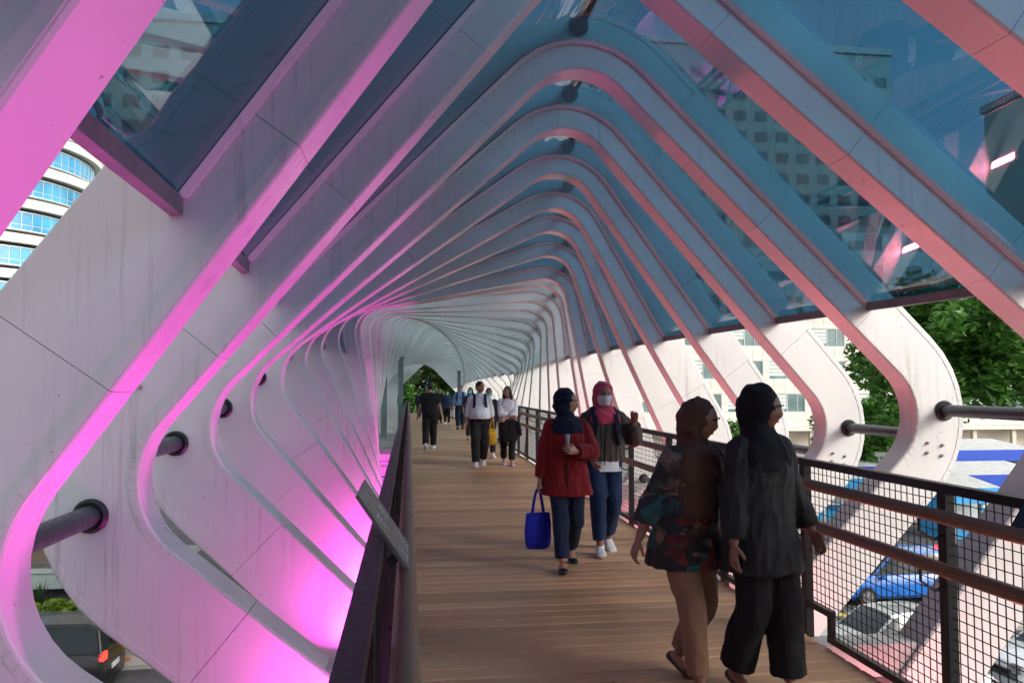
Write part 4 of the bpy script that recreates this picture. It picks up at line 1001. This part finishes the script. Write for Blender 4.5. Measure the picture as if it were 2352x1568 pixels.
# red jacket and pink hijab
pr_, hr_ = person((1.40, 6.95), (-.04, -1), 1.57, 'person in navy hijab and open dark red jacket carrying a blue tote bag',
       dict(WALK('R', .24, .20, .075), R=swing(1, .03, .27, .77, curl=.95), L=dict(hand=(-.06, .215, 1.10), pole=(-.9, -.3, -.7), palm=(.2, -1, -.1), bend=(.2, 0, .1), curl=.7), head=(58, -2, 0), pelvis=-.02),
       dict(top=dict(m=CL['red'], hem=.68, flare=.05, o=.036, so=.03, sleeve=.97, fold=.011, name='jacket', seam=CL['black'], open=(CL['offwhite'], 1.31, 1.10, .048, .020)), trousers=dict(m=CL['navy'], r=(.105, .080, .066), len=.93), shoe=flat(CL['shoeblack']), hijab=dict(m=CL['navyhijab'], drape=1.25)), SK, .011)
pk, hk = person((1.88, 7.5), (-.05, -1), 1.63, 'person in pink hijab and white face mask with dark jacket, one hand raised',
       dict(WALK('R', .16, .14, .07), R=dict(hand=(.15, .16, .92), pole=(.6, -1, -.4), curl=.6), L=dict(hand=(-.275, .16, 1.27), pole=(-.5, -.4, -1), palm=(.35, 1, 0), bend=(0, -.1, .3), curl=.25), head=(4, -3, 0), pelvis=-.014),
       dict(top=dict(m=CL['grey'], hem=.86, o=.042, so=.036, sleeve=.96, ease=.03, fold=.012, name='jacket', seam=CL['black'], hemshirt=CL['white']), trousers=dict(m=CL['jean'], r=(.108, .084, .064), len=.86), shoe=sneak(CL['shoewhite']), hijab=dict(m=CL['pinkhijab'], drape=1.26), mask=CL['maskw'], backpack=CL['navyhijab']), SK2, .011)
def tote(hp, label, m, w, h, rz, grip=True, name='tote_bag'):
    e = empty(name, (hp[0], hp[1], hp[2]), label, 'bag', None, rz)
    mb = MB(); ell_rings(mb, smooth_rows([(-.21-h, w*.30, .02, 0, 0), (-.21-h*.94, w*.42, .045, 0, 0), (-.21-h*.7, w*.49, .055, 0, 0), (-.21-h*.35, w*.48, .045, 0, 0), (-.21, w*.45, .022, 0, 0)]), 26, 3.2)
    fuse(mb, 'bag_body', m, e, .010, .006, 4, (18, 18, 12))
    for s in (-1, 1):
        p, r = catm([(-w*.24, s*.02, -.27), (-w*.12, s*.014, -.08), (0, s*.006, -.005), (w*.12, s*.014, -.08), (w*.24, s*.02, -.27)], [.012]*5, 5); MB().tube(p, .009, 8).build('handle', m, e, 60)
tote(hr_['Rt'], 'royal blue cloth tote bag hanging from the hand of the person in red', CL['blue'], .25, .32, .15)
# middle group
person((1.40, 15.7), (-.02, -1), 1.70, 'person in white shirt with rolled sleeves, dark backpack straps and black trousers',
       dict(WALK('R', .22, .22, .085), R=swing(1, .06, .27), L=swing(-1, .05, .27), head=(38, 0, 0)),
       dict(top=dict(m=CL['white'], hem=.93, o=.022, so=.026, sleeve=.72, fold=.008, collar=1), trousers=dict(m=CL['black'], r=(.115, .092, .080), len=.96), shoe=sneak(CL['shoewhite']), hair='short', backpack=CL['blkjkt'], belly=.07), SK, .014, True)
pw, hw = person((1.98, 15.8), (-.06, -1), 1.60, 'person with shoulder length hair and white blouse, arms folded over a black jacket',
       dict(WALK('L', .18, .16, .07), R=dict(hand=(-.06, .21, 1.02), pole=(1, -.2, -.6), palm=(0, -1, 0), curl=.6), L=dict(hand=(.05, .225, .985), pole=(-1, -.2, -.6), palm=(0, -1, 0), curl=.6), head=(-32, -4, 0)),
       dict(top=dict(m=CL['white'], hem=.90, o=.024, so=.028, sleeve=.78, fold=.008, name='blouse'), trousers=dict(m=CL['black'], r=(.105, .08, .066), len=.90), shoe=flat(CL['lilac']), hair='long'), SK, .014)
e = empty('folded_jacket', hw['T']((0, .20, .97)), 'black jacket draped over the folded arms of the person in the white blouse', 'jacket', None, pw.rotation_euler.z)
mb = MB(); ell_rings(mb, smooth_rows([(-.46, .10, .03, -.03, 0), (-.40, .15, .045, -.03, 0), (-.2, .17, .05, -.02, 0), (-.04, .18, .06, 0, 0), (.0, .16, .05, 0, 0)]), 24, 2.6); fuse(mb, 'cloth', CL['blkjkt'], e, .014, .012, 8, (22, 22, 8))
p, r = catm([(-.17, 0, -.03), (-.21, .0, -.16), (-.24, -.02, -.32)], [.05, .05, .04], 5); MB().tube(p, r, 12).build('sleeve', CL['blkjkt'], e, 60)
person((1.78, 17.6), (-.02, -1), 1.56, 'person in dark clothes and teal mask half hidden behind the white shirt',
       dict(WALK('L'), R=swing(1), L=swing(-1), head=(0, -3, 0)), dict(top=dict(m=CL['blkjkt'], hem=.85, o=.026, so=.024, sleeve=.9, name='jacket'), trousers=dict(m=CL['black'], r=(.105, .08, .066)), shoe=sneak(CL['shoewhite']), hair='short', mask=CL['teal']), SK, .016)
tote((1.71, 16.3, .92), 'yellow carrier bag between the white shirt and the white blouse', CL['yellow'], .22, .34, .4, name='carrier_bag')
person((.52, 20.0), (.05, 1), 1.72, 'person in black t-shirt and black trousers walking away along the deck',
       dict(WALK('R', .2, .24, .085), R=swing(1, -.02, .30), L=swing(-1, .02, .30), head=(18, 0, 0)),
       dict(top=dict(m=CL['black'], hem=.86, o=.026, so=.03, sleeve=.28, fold=.008, name='t_shirt'), trousers=dict(m=CL['black'], r=(.115, .09, .078), len=.95), shoe=sneak(CL['shoewhite']), hair='short'), SK, .015, True)
# farther along the deck
person((1.86, 24.0), (-.05, -1), 1.60, 'person with long hair, teal mask and black and white printed blouse',
       dict(WALK('R'), R=swing(1, .1, .22, .9), L=swing(-1), head=(-30, 0, 0)), dict(top=dict(m=CL['blkwht'], hem=.80, o=.03, so=.032, sleeve=.5, name='blouse'), trousers=dict(m=CL['black'], r=(.105, .08, .066)), shoe=flat(CL['tan']), hair='long', mask=CL['teal']), SK, .018)
person((2.0, 31.0), (-.1, -1), 1.76, 'person in light blue long sleeved shirt and navy trousers',
       dict(WALK('R', .25, .26), R=swing(1, .06, .27), L=swing(-1, .05, .27), head=(-15, 0, 0)), dict(top=dict(m=CL['ltblue'], hem=.90, o=.026, so=.026, sleeve=.7, collar=1), trousers=dict(m=CL['navy'], r=(.112, .09, .076)), shoe=sneak(CL['shoeblack']), hair='short', backpack=CL['blkjkt']), SK, .02, True)
person((1.72, 36.0), (0, -1), 1.58, 'person in navy printed top and white mask between the black shirt and the blue shirt',
       dict(WALK('L'), R=swing(1), L=swing(-1), head=(0, -3, 0)), dict(top=dict(m=CL['navytop'], hem=.78, o=.03, so=.03, sleeve=.8, name='blouse'), trousers=dict(m=CL['black'], r=(.105, .08, .066)), shoe=sneak(CL['shoewhite']), hair='long', mask=CL['maskw']), SK, .02)
person((1.46, 38.5), (0, -1), 1.72, 'person in black shirt with bare face farther along the deck',
       dict(WALK('R'), R=swing(1), L=swing(-1), head=(-10, 0, 0)), dict(top=dict(m=CL['black'], hem=.86, o=.026, so=.03, sleeve=.3, name='t_shirt'), trousers=dict(m=CL['black'], r=(.112, .09, .076)), shoe=sneak(CL['shoeblack']), hair='short'), SK, .022, True)
person((1.10, 37.0), (0, -1), 1.66, 'person in dark shirt and teal mask behind the one walking away',
       dict(WALK('L'), R=swing(1), L=swing(-1), head=(0, 0, 0)), dict(top=dict(m=CL['blkjkt'], hem=.86, o=.026, so=.03, sleeve=.9, name='jacket'), trousers=dict(m=CL['black'], r=(.112, .09, .076)), shoe=sneak(CL['shoeblack']), hair='short', mask=CL['teal']), SK, .022, True)
person((.62, 50.0), (.3, 1), 1.70, 'person in dark clothes leaning near the far bridge mouth',
       dict(WALK('L', .1, .08), R=swing(1), L=swing(-1), head=(40, 0, 0)), dict(top=dict(m=CL['navytop'], hem=.86, o=.026, so=.03, sleeve=.9, name='jacket'), trousers=dict(m=CL['navy'], r=(.112, .09, .076)), shoe=sneak(CL['shoeblack']), hair='short'), SK, .025, True)
# ------------------------------------------------------------------ plaques on the railings
def ring_mark(mb, cx, cy, r, w, n=28, squash=1.):
    P = []
    for k in range(n):
        t = 2*math.pi*k/n
        P += [(cx+(r-w)*math.cos(t), cy+(r-w)*math.sin(t)*squash, .0), (cx+r*math.cos(t), cy+r*math.sin(t)*squash, .0)]
    mb.add(P, [(2*k, 2*k+1, (2*k+3) % (2*n), (2*k+2) % (2*n)) for k in range(n)])
PLQ = mat('dark_plaque', (.11, .115, .11), .35, 0, .1, 8); REDP = mat('red_print', (.45, .03, .03), .5); GREYP = mat('pale_print', (.45, .48, .50), .5); NAVYP = mat('navy_plaque', (.012, .018, .035), .35)
def plaque(loc, rot, label, base, w=.42, h=.30, seed=1):
    e = empty('plaque', loc, label, 'plaque'); e.rotation_euler = rot
    MB().cham((0, 0, -.006), (w, h, .012), .002).build('plate', base, e)
    MB().box((0, -h*.3, -.03), (w*.7, .03, .035)).build('bracket', M['black'], e)
    mb = MB()
    for cx in (-w*.21, w*.21): ring_mark(mb, cx, h*.12, w*.17, .005)
    for v in range(len(mb.v)): mb.v[v] = (mb.v[v][0], mb.v[v][1], .0012)
    tag(mb.build('red_rings', REDP, e), kind='stuff')
    g = random.Random(seed); mb = MB()
    for cx in (-w*.21, w*.21):
        mb.box((cx, h*.16, .0012), (.085, .012, .0006)); mb.box((cx, h*.10, .0012), (.06, .01, .0006)); mb.box((cx, h*.03, .0012), (.03, .02, .0006))
        for k in range(4): mb.box((cx+g.uniform(-.01, .01), -h*(.26+.05*k), .0012), (.11+g.uniform(-.03, .02), .006, .0006))
    tag(mb.build('print_lines', GREYP, e), kind='stuff')
def tilt(ang, side):  # plate local +x along the railing, +y up the slope
    X = Vector((0, 1, 0)) if side < 0 else Vector((0, -1, 0)); c, s = math.cos(ang), math.sin(ang)
    Y = Vector((side*c, 0, s)); Z = X.cross(Y); return Matrix((X, Y, Z)).transposed().to_euler()
plaque((-.072, 2.72, 1.135), tilt(math.radians(56), -1), 'slanted grey plaque with two red rings fixed to the dark railing', PLQ, .40, .30)
plaque((2.572, 2.80, 1.135), tilt(math.radians(56), 1), 'dark navy slanted plaque with red rings on the railing opposite', NAVYP)
# columns where the side walkway joins
for (x, y, lab) in ((-.33, 31, 'slim grey green steel column beside the far left railing'), (-.85, 27.2, 'grey green steel column set back beside the pale ribs'), (2.95, 47, 'grey green steel column behind the far mesh railing')):
    e = empty('steel_column', (x, y, drop(y)), lab, 'column')
    MB().box((0, 0, 1.1), (.2, .2, 3.4)).build('shaft', M['column'], e); MB().box((0, 0, -.58), (.34, .34, .04)).build('base_plate', M['column'], e); MB().box((0, 0, 2.82), (.3, .3, .04)).build('cap_plate', M['column'], e)

bpy.data.scenes.remove(TMPS)
